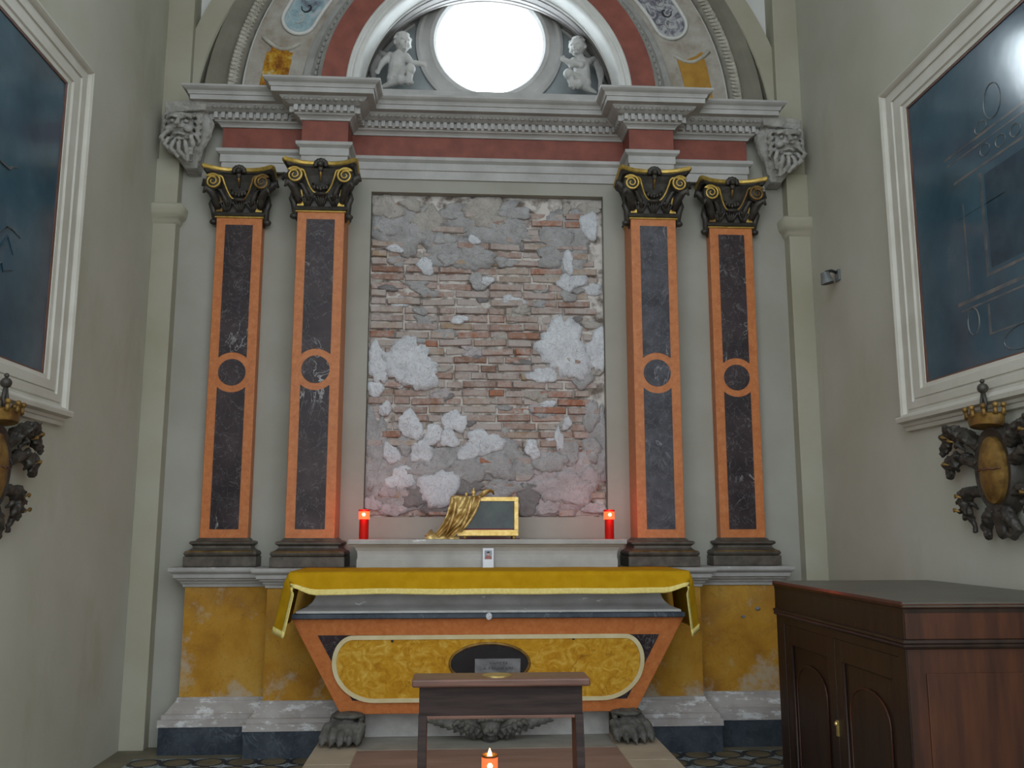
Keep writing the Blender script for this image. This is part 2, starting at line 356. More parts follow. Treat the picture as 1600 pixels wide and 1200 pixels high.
# ================================================================== THE SETTING
WY = 0.03                 # plane of the altar wall
SX = 2.45                 # side walls
NX0, NX1, NZ0, NZ1 = -.885, .878, 1.487, 3.92       # the stripped niche
def build_setting():
    m = MB(); m.box(-7, 7, -18, .6, FLOOR-.1, FLOOR)
    fl = struct('floor', m, 'floor')
    # patterned cement tiles on both sides of the step
    T = .2; t = MB(); g = .002
    t.box(-T/2+g, T/2-g, -T/2+g, T/2-g, -.004, .006, 0)
    t.prism_xy([(.078*math.cos(2*PI*k/14), .078*math.sin(2*PI*k/14)) for k in range(14)], .006, .0072, 2)
    for sx in (-1, 1):
        for sy in (-1, 1):
            c = (sx*(T/2-g), sy*(T/2-g)); q = .068
            pts = [c, (c[0]-sx*q, c[1])]
            for k in range(1, 5):
                a = PI/2*k/5; pts.append((c[0]-sx*q*(1-math.sin(a)), c[1]-sy*q*(1-math.cos(a))))
            pts.append((c[0], c[1]-sy*q))
            t.prism_xy(pts, .006, .0072, 1)
    tm = mesh(t, ['tiledark', 'tilewhite', 'tileochre'])
    for sx in (-1, 1):
        for i in range(6):
            for j in range(9):
                link('tile', tm, fl, (sx*(1.16+T*i), -.43-T*j, FLOOR+.002))
    # altar wall below the arch
    m = MB()
    m.box(-SX-.3, NX0, WY, .6, FLOOR, 4.46); m.box(NX1, SX+.3, WY, .6, FLOOR, 4.46)
    m.box(NX0, NX1, WY, .6, NZ1, 4.46); m.box(NX0, NX1, WY, .6, FLOOR, NZ0); m.box(NX0, NX1, .15, .6, NZ0, NZ1)
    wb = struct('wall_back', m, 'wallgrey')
    # white web of the vault above the great arch
    m = MB(); n = 40; R = 2.40; cz = 4.36; vs = []; fs = []
    for i in range(n+1):
        a = PI*i/n; ca, sa = math.cos(a), math.sin(a)
        k = min(2.75/max(abs(ca), 1e-6), 2.9/max(sa, 1e-6))
        vs += [(R*ca, .13, cz+R*sa), (k*ca, .13, cz+k*sa)]
    for i in range(n): fs.append((2*i, 2*i+1, 2*i+3, 2*i+2))
    m.add(vs, fs)
    obj('vault_web', m, 'white', wb)
    m = MB(); m.box(-SX-.3, SX+.3, .56, .6, 4.3, 7.3)
    m = MB()
    m.box(-SX-.25, -SX, -5.3, .6, FLOOR, 7.3); struct('wall_left', m, 'wall')
    m = MB(); m.box(SX, SX+.25, -5.3, .6, FLOOR, 7.3); struct('wall_right', m, 'wall')
    # barrel vault overhead, out of the frame
    m = MB(); R = 2.75; rings = []
    for y in (.6, -5.3):
        rings.append([(R*math.cos(PI*i/24), y, 5.6+1.7*math.sin(PI*i/24)) for i in range(25)])
    m.loft(rings, closed=False, cap=(False, False)); struct('ceiling', m, 'white')
    # corner strips with their impost mouldings
    k = 0
    for sx in (-1, 1):
        k += 1
        m = MB(); a, b = sorted((sx*2.285, sx*SX)); m.box(a, b, -.07, .1, FLOOR, 4.1)
        a, b = sorted((sx*2.255, sx*SX)); m.box(a, b, -.035, .135, 4.1, 7.0)
        tr = struct('trim_%d' % k, m, 'strip', bevel=.004)
        prof = [(0, 3.60), (.015, 3.62), (.02, 3.645), (.04, 3.66), (.045, 3.68), (.05, 3.70), (.055, 3.73), (.045, 3.745), (0, 3.75)]
        path = [(sx*SX, -.07), (sx*2.285, -.07), (sx*2.285, .05)]
        if sx < 0: path = [(-SX, -.07), (-2.285, -.07), (-2.285, .05)]
        else: path = [(2.285, .05), (2.285, -.07), (SX, -.07)]
        m = MB(); m.sweep(path, prof); obj('impost', m, 'strip', tr, smooth=True)
build_setting()

# ================================================================== GREAT ARCH, LUNETTE AND OCULUS
CZ = 4.60
def build_arch():
    A0, A1 = -.03, PI+.03
    t = thing('arch_surround', (0, WY, 4.58), 'painted and moulded round arch over the altar cornice', 'arch')
    m = MB(); m.ring([(2.405, .14), (2.405, .02), (2.25, .02), (2.24, .03), (2.24, .18), (2.10, .18)], (0, 4.36), 0, PI, 64); obj('outer_band', m, 'strip', t, smooth='auto')
    m = MB(); m.ring([(2.185, .19), (2.185, .03), (2.17, .0), (2.10, -.005), (2.07, .02), (2.04, .045), (1.98, .05)], (0, 4.50), A0, A1, 64); obj('grey_band', m, 'olive', t, smooth='auto')
    m = MB(); m.ring([(2.03, .08), (2.0, .01), (1.985, -.01), (1.955, -.02), (1.925, -.01), (1.915, .02), (1.915, .09), (1.85, .09)], (0, 4.585), A0, A1, 64); lm = obj('leaf_moulding', m, 'leafstone', t, smooth='auto')
    lf = MB(); lf.ell((0, 0, 0), (.046, .020, .016), 8, 6); lf.ell((.016, -.010, .010), (.018, .012, .012), 6, 4); lf.ell((-.014, -.012, -.008), (.018, .012, .010), 6, 4)
    lme = mesh(lf, 'leafstone', smooth=True)
    N = 190
    for i in range(N):
        a = PI*(i+.5)/N
        o = link('leaf', lme, lm, Vector((1.955*math.cos(a), -.014, 4.585+1.955*math.sin(a)))-ORG[t.name]); o.rotation_euler = (0, -a+.35, 0)
    m = MB(); m.ring([(1.888, .09), (1.888, .02), (1.87, .012), (1.865, .0)], (0, CZ), A0, A1, 64); obj('fillet', m, 'stucco', t, smooth='auto')
    m = MB(); m.ring([(1.87, 0), (1.38, -.02)], (0, CZ), A0, A1, 64); fb = obj('fresco_band', m, 'fresco', t)
    m = MB(); m.ring([(1.44, -.02), (1.43, -.045), (1.40, -.06), (1.37, -.06), (1.36, -.10), (1.33, -.13), (1.30, -.14), (1.29, -.19), (1.262, -.215), (1.245, -.235)], (0, CZ), A0, A1, 64); sm = obj('step_moulding', m, 'stonedark', t, smooth='auto')
    bd = MB(); bd.ell((0, 0, 0), (.016, .012, .022), 6, 4); bme = mesh(bd, 'stonedark', smooth=True)
    for i in range(84):
        a = PI*(i+.5)/84
        o = link('bead', bme, sm, Vector((1.315*math.cos(a), -.14, CZ+1.315*math.sin(a)))-ORG[t.name]); o.rotation_euler = (0, -a, 0)
    m = MB(); m.ring([(1.252, -.23), (1.25, -.24), (1.068, -.24), (1.066, -.23)], (0, CZ), A0, A1, 64); obj('red_band', m, 'red', t, smooth='auto')
    m = MB(); m.ring([(1.07, -.22), (1.068, -.255), (1.045, -.262), (1.04, -.24), (1.03, -.24), (1.02, -.265), (1.0, -.268), (.985, -.25), (.975, -.21), (.97, -.13), (.955, -.10)], (0, CZ), A0, A1, 64)
    obj('inner_moulding', m, 'stucco', t, smooth=True)
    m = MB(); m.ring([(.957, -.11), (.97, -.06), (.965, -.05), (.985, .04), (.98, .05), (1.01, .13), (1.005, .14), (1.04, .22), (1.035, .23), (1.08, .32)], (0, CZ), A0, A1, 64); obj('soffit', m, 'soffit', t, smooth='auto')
    # yellow panels and cartouches in the fresco band
    def pol(pts, name, mat, d=.006, y=-.012):
        mm = MB(); mm.prism_xz(pts, y-d, y+.02); return obj(name, mm, mat, t)
    pol([(1.476, 5.045), (1.52, 5.042), (1.57, 5.055), (1.63, 5.085), (1.678, 5.123), (1.715, 4.98), (1.745, 4.80), (1.75, 4.70), (1.555, 4.69), (1.535, 4.80), (1.51, 4.92)], 'yellow_panel', 'ochreplain')
    random.seed(3)
    edge = [(-1.75, 4.70), (-1.735, 4.80), (-1.715, 4.93), (-1.70, 5.00), (-1.675, 5.005), (-1.665, 5.04), (-1.635, 5.065), (-1.615, 5.05), (-1.60, 5.055), (-1.58, 5.02), (-1.555, 5.035), (-1.53, 5.005), (-1.505, 5.0), (-1.515, 4.92), (-1.53, 4.84), (-1.54, 4.70)]
    pol(edge, 'yellow_panel', 'flakeyellow')
    for sx, mat in ((-1, 'frescoblue'), (1, 'frescoviolet')):
        # rounded cartouche that follows the band: centre line radius 1.60, from angle a0 to a1
        a0, a1, w = math.radians(23 if sx > 0 else 20.5), math.radians(62), .125
        out = []
        def P(r, a): return (sx*r*math.cos(a), CZ+r*math.sin(a))
        R0 = 1.615
        e = w/R0
        for k in range(13):
            ph = -PI/2*1+PI*k/12
            out.append(P(R0-w*math.sin(-ph), a0+e-e*math.cos(ph)))
        for k in range(1, 12): out.append(P(R0+w, a0+e+(a1-a0-2*e)*k/12))
        for k in range(13):
            ph = PI/2-PI*k/12
            out.append(P(R0+w*math.sin(ph), a1-e+e*math.cos(ph)))
        for k in range(1, 12): out.append(P(R0-w, a1-e-(a1-a0-2*e)*k/12))
        mm = MB(); mm.prism_xz(out, -.016, .01); ca = obj('cartouche', mm, mat, t)
        mm = MB(); cl = [(x, -.018, z) for x, z in out]; mm.tube(cl+[cl[0], cl[1]], .016, 6); obj('cartouche_rim', mm, 'stucco', ca, smooth=True)
        # scroll strokes modelled on the field
        random.seed(11+sx)
        for k in range(9):
            aa = a0+e*.9+(a1-a0-e*2)*(k+.3)/9; rr = R0+random.uniform(-.05, .05)
            pts = []
            for q in range(9):
                th = q*.62+k; ra = .012+.006*q
                x, z = P(rr+ra*math.cos(th)*.8, aa+ra*math.sin(th)/R0)
                pts.append((x, -.017, z))
            mm = MB(); mm.tube(pts, [.004+.004*math.sin(PI*q/8) for q in range(9)], 5); obj('scroll_stroke', mm, 'ink' if k % 2 else 'stone', ca, smooth=True)
    # thin painted frame line beneath the cartouches
    for sx in (-1, 1):
        mm = MB(); pts = []
        for k in range(9):
            u = k/8; pts.append((sx*(1.735-.28*u), -.012, 5.13-.075*math.sin(PI*u)-.05*u))
        mm.tube(pts, .018, 6); obj('swag_moulding', mm, 'leafstone', t, smooth=True)

    # lunette wall with the round window
    OC = (.012, 5.285); OR = .432
    m = MB(); n = 64; vs = []; fs = []
    for i in range(n+1):
        a = 2*PI*i/n; ca, sa = math.cos(a), math.sin(a)
        # outward ray from the window centre to the lunette outline (circle .93 about CZ, floor at 4.5)
        lo, hi = .1, 3
        for _ in range(30):
            k = (lo+hi)/2; x, z = OC[0]+k*ca, OC[1]+k*sa
            ins = (math.hypot(x, z-CZ) < 1.11 or (z < CZ and abs(x) < 1.11)) and z > 4.45
            lo, hi = (k, hi) if ins else (lo, k)
        vs += [(OC[0]+(OR+.02)*ca, .28, OC[1]+(OR+.02)*sa), (OC[0]+lo*ca, .28, OC[1]+lo*sa)]
    for i in range(n): fs.append((2*i, 2*i+1, 2*i+3, 2*i+2))
    m.add(vs, fs); obj('lunette', m, 'lunette', t)
    # concentric stucco bands round the lunette
    m = MB(); m.ring([(1.085, .285), (1.08, .255), (1.06, .25), (1.045, .262), (1.03, .25), (1.015, .255), (1.01, .285)], (0, CZ), .0, .95, 24); obj('lunette_border', m, 'stone', t, smooth='auto'); m = MB(); m.ring([(1.085, .285), (1.08, .255), (1.06, .25), (1.045, .262), (1.03, .25), (1.015, .255), (1.01, .285)], (0, CZ), PI-.95, PI, 24); obj('lunette_border', m, 'stone', t, smooth='auto')
    w = MB(); w.ring([(OR+.17, .285), (OR+.165, .245), (OR+.14, .235), (OR+.12, .25), (OR+.07, .24), (OR+.05, .225), (OR+.02, .225), (OR, .25), (OR-.002, .54)], OC, 0, 2*PI, 72)
    win = struct('window_1', w, 'stone', smooth='auto')
    tag(win, 'round white oculus window above the altar cornice')
    m = MB(); m.loft([[(OC[0]+(OR-.001)*math.cos(2*PI*i/72), y, OC[1]+(OR-.001)*math.sin(2*PI*i/72)) for i in range(72)] for y in (.50, .512)])
    obj('pane', m, 'pane', win)
build_arch()

# ================================================================== ENTABLATURE
PATH = [(-1.985, .08), (-1.985, -.06), (-1.375, -.06), (-1.375, -.22), (-1.04, -.22), (-1.04, .015), (1.04, .015), (1.04, -.22), (1.375, -.22), (1.375, -.06), (1.985, -.06), (1.985, .08)]
def offset_path(path, d):
    m = MB(); m.sweep(path, [(d, 0)]); return [(v[0], v[1]) for v in m.v]
def build_entablature():
    t = thing('entablature', (0, WY, 4.02), 'grey stone entablature with red frieze and dentils over the pilasters', 'entablature')
    m = MB(); m.sweep(PATH, [(-.03, 4.02), (.0, 4.02), (.0, 4.085), (.010, 4.09), (.010, 4.145), (.018, 4.15), (.035, 4.162), (.038, 4.185), (-.02, 4.187)]); obj('architrave', m, 'stone', t)
    m = MB(); m.sweep(PATH, [(0, 4.18), (0, 4.365)]); obj('frieze', m, 'red', t)
    prof = [(-.01, 4.358), (.012, 4.358), (.018, 4.37), (.03, 4.38), (.05, 4.388), (.052, 4.396), (.06, 4.398), (.06, 4.445), (.085, 4.446), (.10, 4.452), (.125, 4.462), (.142, 4.478), (.145, 4.486), (.195, 4.486), (.197, 4.520), (.205, 4.522), (.208, 4.532), (.215, 4.545), (.235, 4.556), (.246, 4.566), (.248, 4.580)]
    m = MB(); m.sweep(PATH, prof)
    top = offset_path(PATH, .248); vs = [(x, y, 4.580) for x, y in top]+[(top[-1][0], .3, 4.58), (top[0][0], .3, 4.58)]
    m.add(vs, [tuple(range(len(vs)))])
    co = obj('cornice', m, 'stone', t)
    # dentils, one by one, along every front run and the returns of the breaks
    dm = MB(); dm.box(-.014, .014, -.028, .004, -.022, .022); de = mesh(dm, 'stone')
    lf = MB(); lf.ell((0, 0, 0), (.021, .012, .016), 8, 5); le = mesh(lf, 'stonedark', smooth=True)
    pts = offset_path(PATH, .06); pl = offset_path(PATH, .128)
    for i in range(len(PATH)-1):
        (ax, ay), (bx, by) = pts[i], pts[i+1]; L = math.hypot(bx-ax, by-ay); ang = math.atan2(by-ay, bx-ax)
        n = int(round(L/.051))
        for k in range(n):
            f = (k+.5)/n
            o = link('dentil', de, co, Vector((ax+(bx-ax)*f, ay+(by-ay)*f, 4.421))-ORG[t.name]); o.rotation_euler = (0, 0, ang)
        (ax, ay), (bx, by) = pl[i], pl[i+1]; L = math.hypot(bx-ax, by-ay); n = int(round(L/.062))
        if abs(by-ay) < .01:
            for k in range(n):
                f = (k+.5)/n
                o = link('egg', le, co, Vector((ax+(bx-ax)*f, ay+(by-ay)*f, 4.468))-ORG[t.name]); o.rotation_euler = (0, 0, ang)
    # raised sill on the cornice in front of the lunette
    m = MB(); m.box(-1.04, 1.04, .02, .3, 4.578, 4.752); obj('sill', m, 'stone', t, bevel=.01)
build_entablature()

# ================================================================== PILASTERS
def spiral(cx, cz, y, r0, turns, sgn, a0):
    n = int(turns*18); out = []
    for i in range(n+1):
        f = i/n; a = a0+sgn*turns*2*PI*f; r = r0*(1-.86*f)
        out.append((cx+r*math.cos(a), y-.012*f, cz+r*math.sin(a)))
    return out
def build_pilaster(cx, yf, hw, label, inner, blue=False):
    t = thing('pilaster', (cx, yf, 1.15), label, 'pilaster', 'marble pilasters of the altar')
    yb = WY+.02; z0, z1 = 1.338, 3.672
    m = MB(); m.box(cx-hw, cx+hw, yf, yb, z0, z1); obj('shaft', m, 'orange', t, bevel=.004)
    pw = hw*.60; dz = 2.508; R = hw*.88; r = hw*.585; mk = 'blackblue' if blue else 'black'
    def panel(za, zb, top):
        # black panel whose inner end is cut by the circle of the central roundel
        pts = [(cx-pw, za), (cx+pw, za)] if not top else []
        n = 10; arc = []
        for i in range(n+1):
            x = -pw+2*pw*i/n; dzz = math.sqrt(max(0, R*R-x*x)); arc.append((cx+x, dz+dzz if top else dz-dzz))
        poly = (arc+[(cx+pw, zb), (cx-pw, zb)]) if top else ([(cx-pw, za), (cx+pw, za)]+arc[::-1])
        mm = MB(); mm.prism_xz(poly, yf-.003, yf+.01); obj('marble_panel', mm, mk, t)
    panel(1.401, 0, False); panel(0, 3.605, True)
    mm = MB(); mm.prism_xz([(cx+r*math.cos(2*PI*k/40), dz+r*math.sin(2*PI*k/40)) for k in range(40)], yf-.003, yf+.01); obj('marble_roundel', mm, mk, t)
    # moulded dark base
    path = [(cx-hw, yb), (cx-hw, yf), (cx+hw, yf), (cx+hw, yb)]
    b = MB(); b.sweep(path, [(.078, 1.148), (.08, 1.152), (.08, 1.214), (.076, 1.218)]); pl = obj('base', b, 'base', t)
    b = MB(); b.sweep(path, [(.055, 1.216), (.072, 1.222), (.080, 1.237), (.072, 1.252), (.056, 1.258)]); obj('torus', b, 'base', pl, smooth='auto')
    b = MB(); b.sweep(path, [(.056, 1.258), (.048, 1.262), (.033, 1.275), (.032, 1.287), (.042, 1.296)]); obj('scotia', b, 'base', pl, smooth='auto')
    b = MB(); b.sweep(path, [(.042, 1.295), (.052, 1.302), (.053, 1.312), (.044, 1.320), (.020, 1.323), (.012, 1.333), (0, 1.342)]); obj('upper_torus', b, 'base', pl, smooth='auto')
    b = MB(); b.tube([(cx-hw-.055, yf-.0755, 1.250), (cx+hw+.055, yf-.0755, 1.250)], .004, 6); obj('gilt_line', b, 'golddull', pl)
    # capital
    zb, zt = 3.672, 4.022
    cap = MB()
    rings = []
    for f, s, d in ((0, .93, .0), (.25, .95, .006), (.5, 1.0, .02), (.75, 1.12, .05), (.9, 1.24, .075)):
        w = hw*s; z = zb+.01+(zt-zb-.04)*f
        rings.append([(cx-w, yb, z), (cx-w, yf-d+.0, z), (cx+w, yf-d, z), (cx+w, yb, z)])
    cap.loft(rings); ca = obj('capital', cap, 'bronze', t)
    a = MB(); a.sweep(path, [(0, 3.668), (.016, 3.672), (.022, 3.684), (.016, 3.697), (0, 3.70)]); obj('astragal', a, 'bronze', ca, smooth='auto')
    a = MB(); a.sweep(path, [(.0, 3.655), (.010, 3.658), (.012, 3.664), (.008, 3.669), (0, 3.67)]); obj('gilt_astragal', a, 'gold', ca, smooth='auto')
    # abacus with hollow sides
    def abplan(e):
        out = [(cx-hw*1.5-e, yb), (cx-hw*1.5-e, yf-.10-e)]
        out = [(cx-hw*1.42-e, yb)]
        out += [(cx-hw*1.55-e, yf-.105-e), (cx-hw*1.45-e, yf-.135-e)]
        for k in range(1, 10):
            u = -1+2*k/10; out.append((cx+u*hw*1.40, yf-.055-.075*u*u*abs(u)-e))
        out += [(cx+hw*1.45+e, yf-.135-e), (cx+hw*1.55+e, yf-.105-e), (cx+hw*1.42+e, yb)]
        return out
    a = MB(); a.loft([[(x, y, z) for x, y in abplan(e)] for z, e in ((3.965, -.02), (3.985, -.004), (3.99, -.004))]); obj('abacus', a, 'bronze', ca)
    ab2 = MB(); ab2.loft([[(x, y, z) for x, y in abplan(e)] for z, e in ((3.99, -.002), (3.996, .006), (4.012, .010), (4.02, .006))]); obj('gilt_abacus', ab2, 'gold', ca, smooth='auto')
    # rosette on the abacus
    a = MB()
    for k in range(7):
        an = PI*k/6; a.ell((cx+.036*math.cos(an), yf-.085, 3.985+.032*math.sin(an)), (.019, .014, .019), 8, 6)
    a.ell((cx, yf-.10, 3.985), .022, 8, 6); a.ell((cx, yf-.085, 3.955), (.02, .014, .026), 8, 6); obj('rosette', a, 'bronze', ca, smooth=True)
    a = MB(); a.tube([(cx, yf-.09, 3.96), (cx, yf-.07, 3.91), (cx, yf-.05, 3.87)], [.012, .009, .004], 6); obj('pendant_husk', a, 'golddull', ca, smooth=True)
    a = MB()
    for k in range(-2, 3): a.ell((cx+.022*k, yf-.055, 3.815+.006*abs(k)), (.013, .013, .018), 8, 6)
    a.tube([(cx-.06, yf-.05, 3.855), (cx-.03, yf-.055, 3.838), (cx, yf-.06, 3.83), (cx+.03, yf-.055, 3.838), (cx+.06, yf-.05, 3.855)], .007, 6)
    a.ell((cx, yf-.05, 3.775), (.052, .03, .014), 10, 6); obj('acanthus_bud', a, 'bronze', ca, smooth=True)
    for kx in (-.58, 0, .58):
        a = MB(); lx = cx+kx*hw
        for q in (-2, -1, 0, 1, 2):
            a.tube([(lx+q*.006, yf-.008, 3.70), (lx+q*.013, yf-.022, 3.735), (lx+q*.018, yf-.034, 3.768-.006*abs(q)), (lx+q*.020, yf-.046, 3.775-.008*abs(q)), (lx+q*.02, yf-.05, 3.762-.008*abs(q))], [.008, .010, .010, .008, .004], 6)
        obj('lower_leaf', a, 'bronze', ca, smooth=True)
    # two volutes whose stems swing down to the centre
    for sx in (-1, 1):
        vx = cx+sx*hw*1.06; vz = 3.892; rr = .060; y = yf-.115
        sp = spiral(vx, vz, y, rr, 2.1, sx, PI/2-sx*.9)[::-1]
        stem = []
        x0, zz0 = vx-sx*rr*math.sin(-.9)*-1, 0
        e = sp[-1]
        ctrl = [(e[0], e[1], e[2]), (vx-sx*.052, y+.006, 3.935), (vx-sx*.078, y+.02, 3.885), (vx-sx*.10, y+.04, 3.83), (cx+sx*.05, yf-.062, 3.79), (cx+sx*.012, yf-.05, 3.775)]
        P = [Vector(c) for c in ctrl]
        for i in range(len(P)-1):
            p0, p1, p2, p3 = P[max(i-1, 0)], P[i], P[i+1], P[min(i+2, len(P)-1)]
            for q in range(1, 6):
                u = q/5
                stem.append(.5*((2*p1)+(-p0+p2)*u+(2*p0-5*p1+4*p2-p3)*u*u+(-p0+3*p1-3*p2+p3)*u**3))
        pts = [Vector(p) for p in sp]+stem
        N = len(pts); rad = [.0045+.0045*min(1, i/(len(sp)*.8)) if i < len(sp) else .009-.004*(i-len(sp))/len(stem) for i in range(N)]
        a = MB(); a.tube(pts, rad, 8); vo = obj('volute', a, 'gold' if inner or sx < 0 else 'golddull', ca, smooth=True)
        a = MB(); a.ell((vx, yf-.100, vz), (rr*1.0, .020, rr*1.0), 14, 8); obj('volute_disc', a, 'bronze', vo, smooth=True)
        # leaf curling under the volute, side acanthus, gilded corner leaf
        a = MB()
        a.tube([(cx+sx*hw*.9, yf-.02, 3.72), (cx+sx*hw*1.0, yf-.05, 3.78), (cx+sx*hw*1.15, yf-.09, 3.825), (cx+sx*hw*1.36, yf-.12, 3.835), (cx+sx*hw*1.42, yf-.125, 3.80)], [.02, .03, .03, .022, .008], 8)
        a.tube([(cx+sx*hw*.5, yf-.02, 3.74), (cx+sx*hw*.62, yf-.04, 3.79), (cx+sx*hw*.8, yf-.06, 3.845), (cx+sx*hw*.95, yf-.08, 3.85)], [.02, .022, .016, .006], 8)
        obj('acanthus_leaf', a, 'bronze', ca, smooth=True)
        a = MB()
        a.tube([(cx+sx*hw*.98, yf+.05, 3.60), (cx+sx*hw*1.12, yf+.03, 3.66), (cx+sx*hw*1.16, yf+.0, 3.72), (cx+sx*hw*1.26, yf+.0, 3.76), (cx+sx*hw*1.2, yf+.01, 3.83)], [.012, .022, .024, .022, .012], 8)
        a.ell((cx+sx*hw*1.18, yf+.03, 3.635), (.03, .03, .022), 8, 6)
        a.tube([(cx+sx*hw*1.15, yf-.02, 3.86), (cx+sx*hw*1.4, yf-.02, 3.90), (cx+sx*hw*1.6, yf-.02, 3.925), (cx+sx*hw*1.66, yf-.02, 3.89)], [.03, .034, .026, .01], 8)
        obj('side_leaf', a, 'bronze', ca, smooth=True)
        a = MB(); x = cx+sx*hw*.86; a.loft([[(x-.026, yf-.006, 3.70), (x+.022, yf-.006, 3.70), (x+.022, yf-.018, 3.70), (x-.026, yf-.018, 3.70)], [(x-.002-sx*.004, yf-.02, 3.82), (x+.004-sx*.004, yf-.02, 3.82), (x+.004-sx*.004, yf-.028, 3.82), (x-.002-sx*.004, yf-.028, 3.82)]])
        obj('gilt_corner_leaf', a, 'gold' if (sx > 0 or inner) else 'golddull', ca)
build_pilaster(-1.832, -.06, .165, 'outermost orange marble pilaster left of the altar, beside the left corner', False)
build_pilaster(-1.217, -.22, .168, 'orange marble pilaster directly left of the bare brick panel', True)
build_pilaster(1.207, -.22, .168, 'orange pilaster with bluish marble directly right of the bare brick panel', True, True)
build_pilaster(1.838, -.06, .165, 'outermost orange marble pilaster right of the altar, above the dark cabinet', False)

# ================================================================== STRIPPED BRICK NICHE
PATCH_UNDER = "-0.56,1.76,0.33,0.24,g;0.44,1.75,0.41,0.22,p;-0.01,1.88,0.35,0.16,g;-0.63,3.67,0.24,0.21,g;0.01,3.72,0.32,0.16,g;0.61,3.59,0.23,0.22,g;-0.82,2.03,0.07,0.23,g;0.82,2.04,0.07,0.29,g;-0.23,3.46,0.24,0.12,g"
PATCH_TOP = "-0.81,2.61,0.07,0.14,w;-0.57,2.60,0.18,0.18,w;0.57,2.73,0.18,0.22,w;0.41,2.53,0.10,0.06,w;0.82,2.72,0.07,0.17,w;0.71,2.49,0.07,0.05,g;-0.78,3.81,0.10,0.09,b;-0.59,3.84,0.08,0.05,b;-0.46,3.71,0.10,0.12,b;-0.02,3.80,0.17,0.11,b;-0.28,3.79,0.09,0.06,g;0.21,3.79,0.11,0.05,g;0.60,3.83,0.03,0.05,b;0.80,3.85,0.11,0.05,b;0.78,3.70,0.07,0.09,w;0.54,3.59,0.11,0.10,g;0.48,3.45,0.12,0.07,g;0.61,3.41,0.04,0.08,w;0.63,3.25,0.10,0.06,w;0.61,3.14,0.06,0.04,g;-0.07,3.24,0.07,0.06,g;0.00,3.25,0.05,0.03,w;-0.21,2.95,0.06,0.03,w;-0.76,3.67,0.10,0.07,g;-0.70,3.49,0.06,0.03,w;-0.47,3.36,0.06,0.06,w;-0.30,3.42,0.07,0.05,g;-0.12,3.48,0.10,0.05,g;-0.11,3.57,0.05,0.03,w;-0.33,3.57,0.08,0.04,g;-0.50,3.01,0.05,0.03,g;0.13,3.40,0.07,0.04,g;-0.83,2.42,0.07,0.05,w;-0.75,2.27,0.04,0.05,w;-0.57,2.15,0.08,0.11,w;-0.24,2.18,0.08,0.09,w;-0.39,2.08,0.07,0.07,w;-0.28,2.05,0.06,0.07,w;-0.01,2.03,0.13,0.08,w;-0.14,1.96,0.08,0.06,w;-0.70,1.94,0.06,0.07,w;-0.48,1.96,0.07,0.08,w;-0.83,1.82,0.05,0.11,g;-0.60,2.00,0.05,0.06,g;-0.34,1.92,0.07,0.07,g;-0.45,1.84,0.14,0.06,g;-0.63,1.76,0.10,0.08,w;-0.71,1.68,0.06,0.06,p;-0.59,1.66,0.06,0.06,p;-0.35,1.69,0.12,0.14,w;-0.15,1.82,0.11,0.10,g;0.10,1.84,0.11,0.09,g;0.12,1.69,0.13,0.06,g;0.25,1.82,0.08,0.08,g;0.33,1.98,0.05,0.07,w;0.53,2.05,0.03,0.08,w;0.59,2.17,0.03,0.05,w;0.46,1.88,0.11,0.07,g;0.61,1.96,0.08,0.08,g;0.77,1.98,0.07,0.08,g;0.77,2.23,0.06,0.11,g;0.57,1.69,0.19,0.12,p;0.45,1.56,0.08,0.06,p;0.79,1.55,0.08,0.04,p;0.75,1.76,0.08,0.07,p;-0.83,1.58,0.06,0.05,p;-0.68,1.54,0.09,0.05,p;-0.14,1.71,0.10,0.06,d;0.30,1.61,0.09,0.11,d;-0.51,1.64,0.09,0.09,d;-0.33,1.55,0.11,0.05,d"
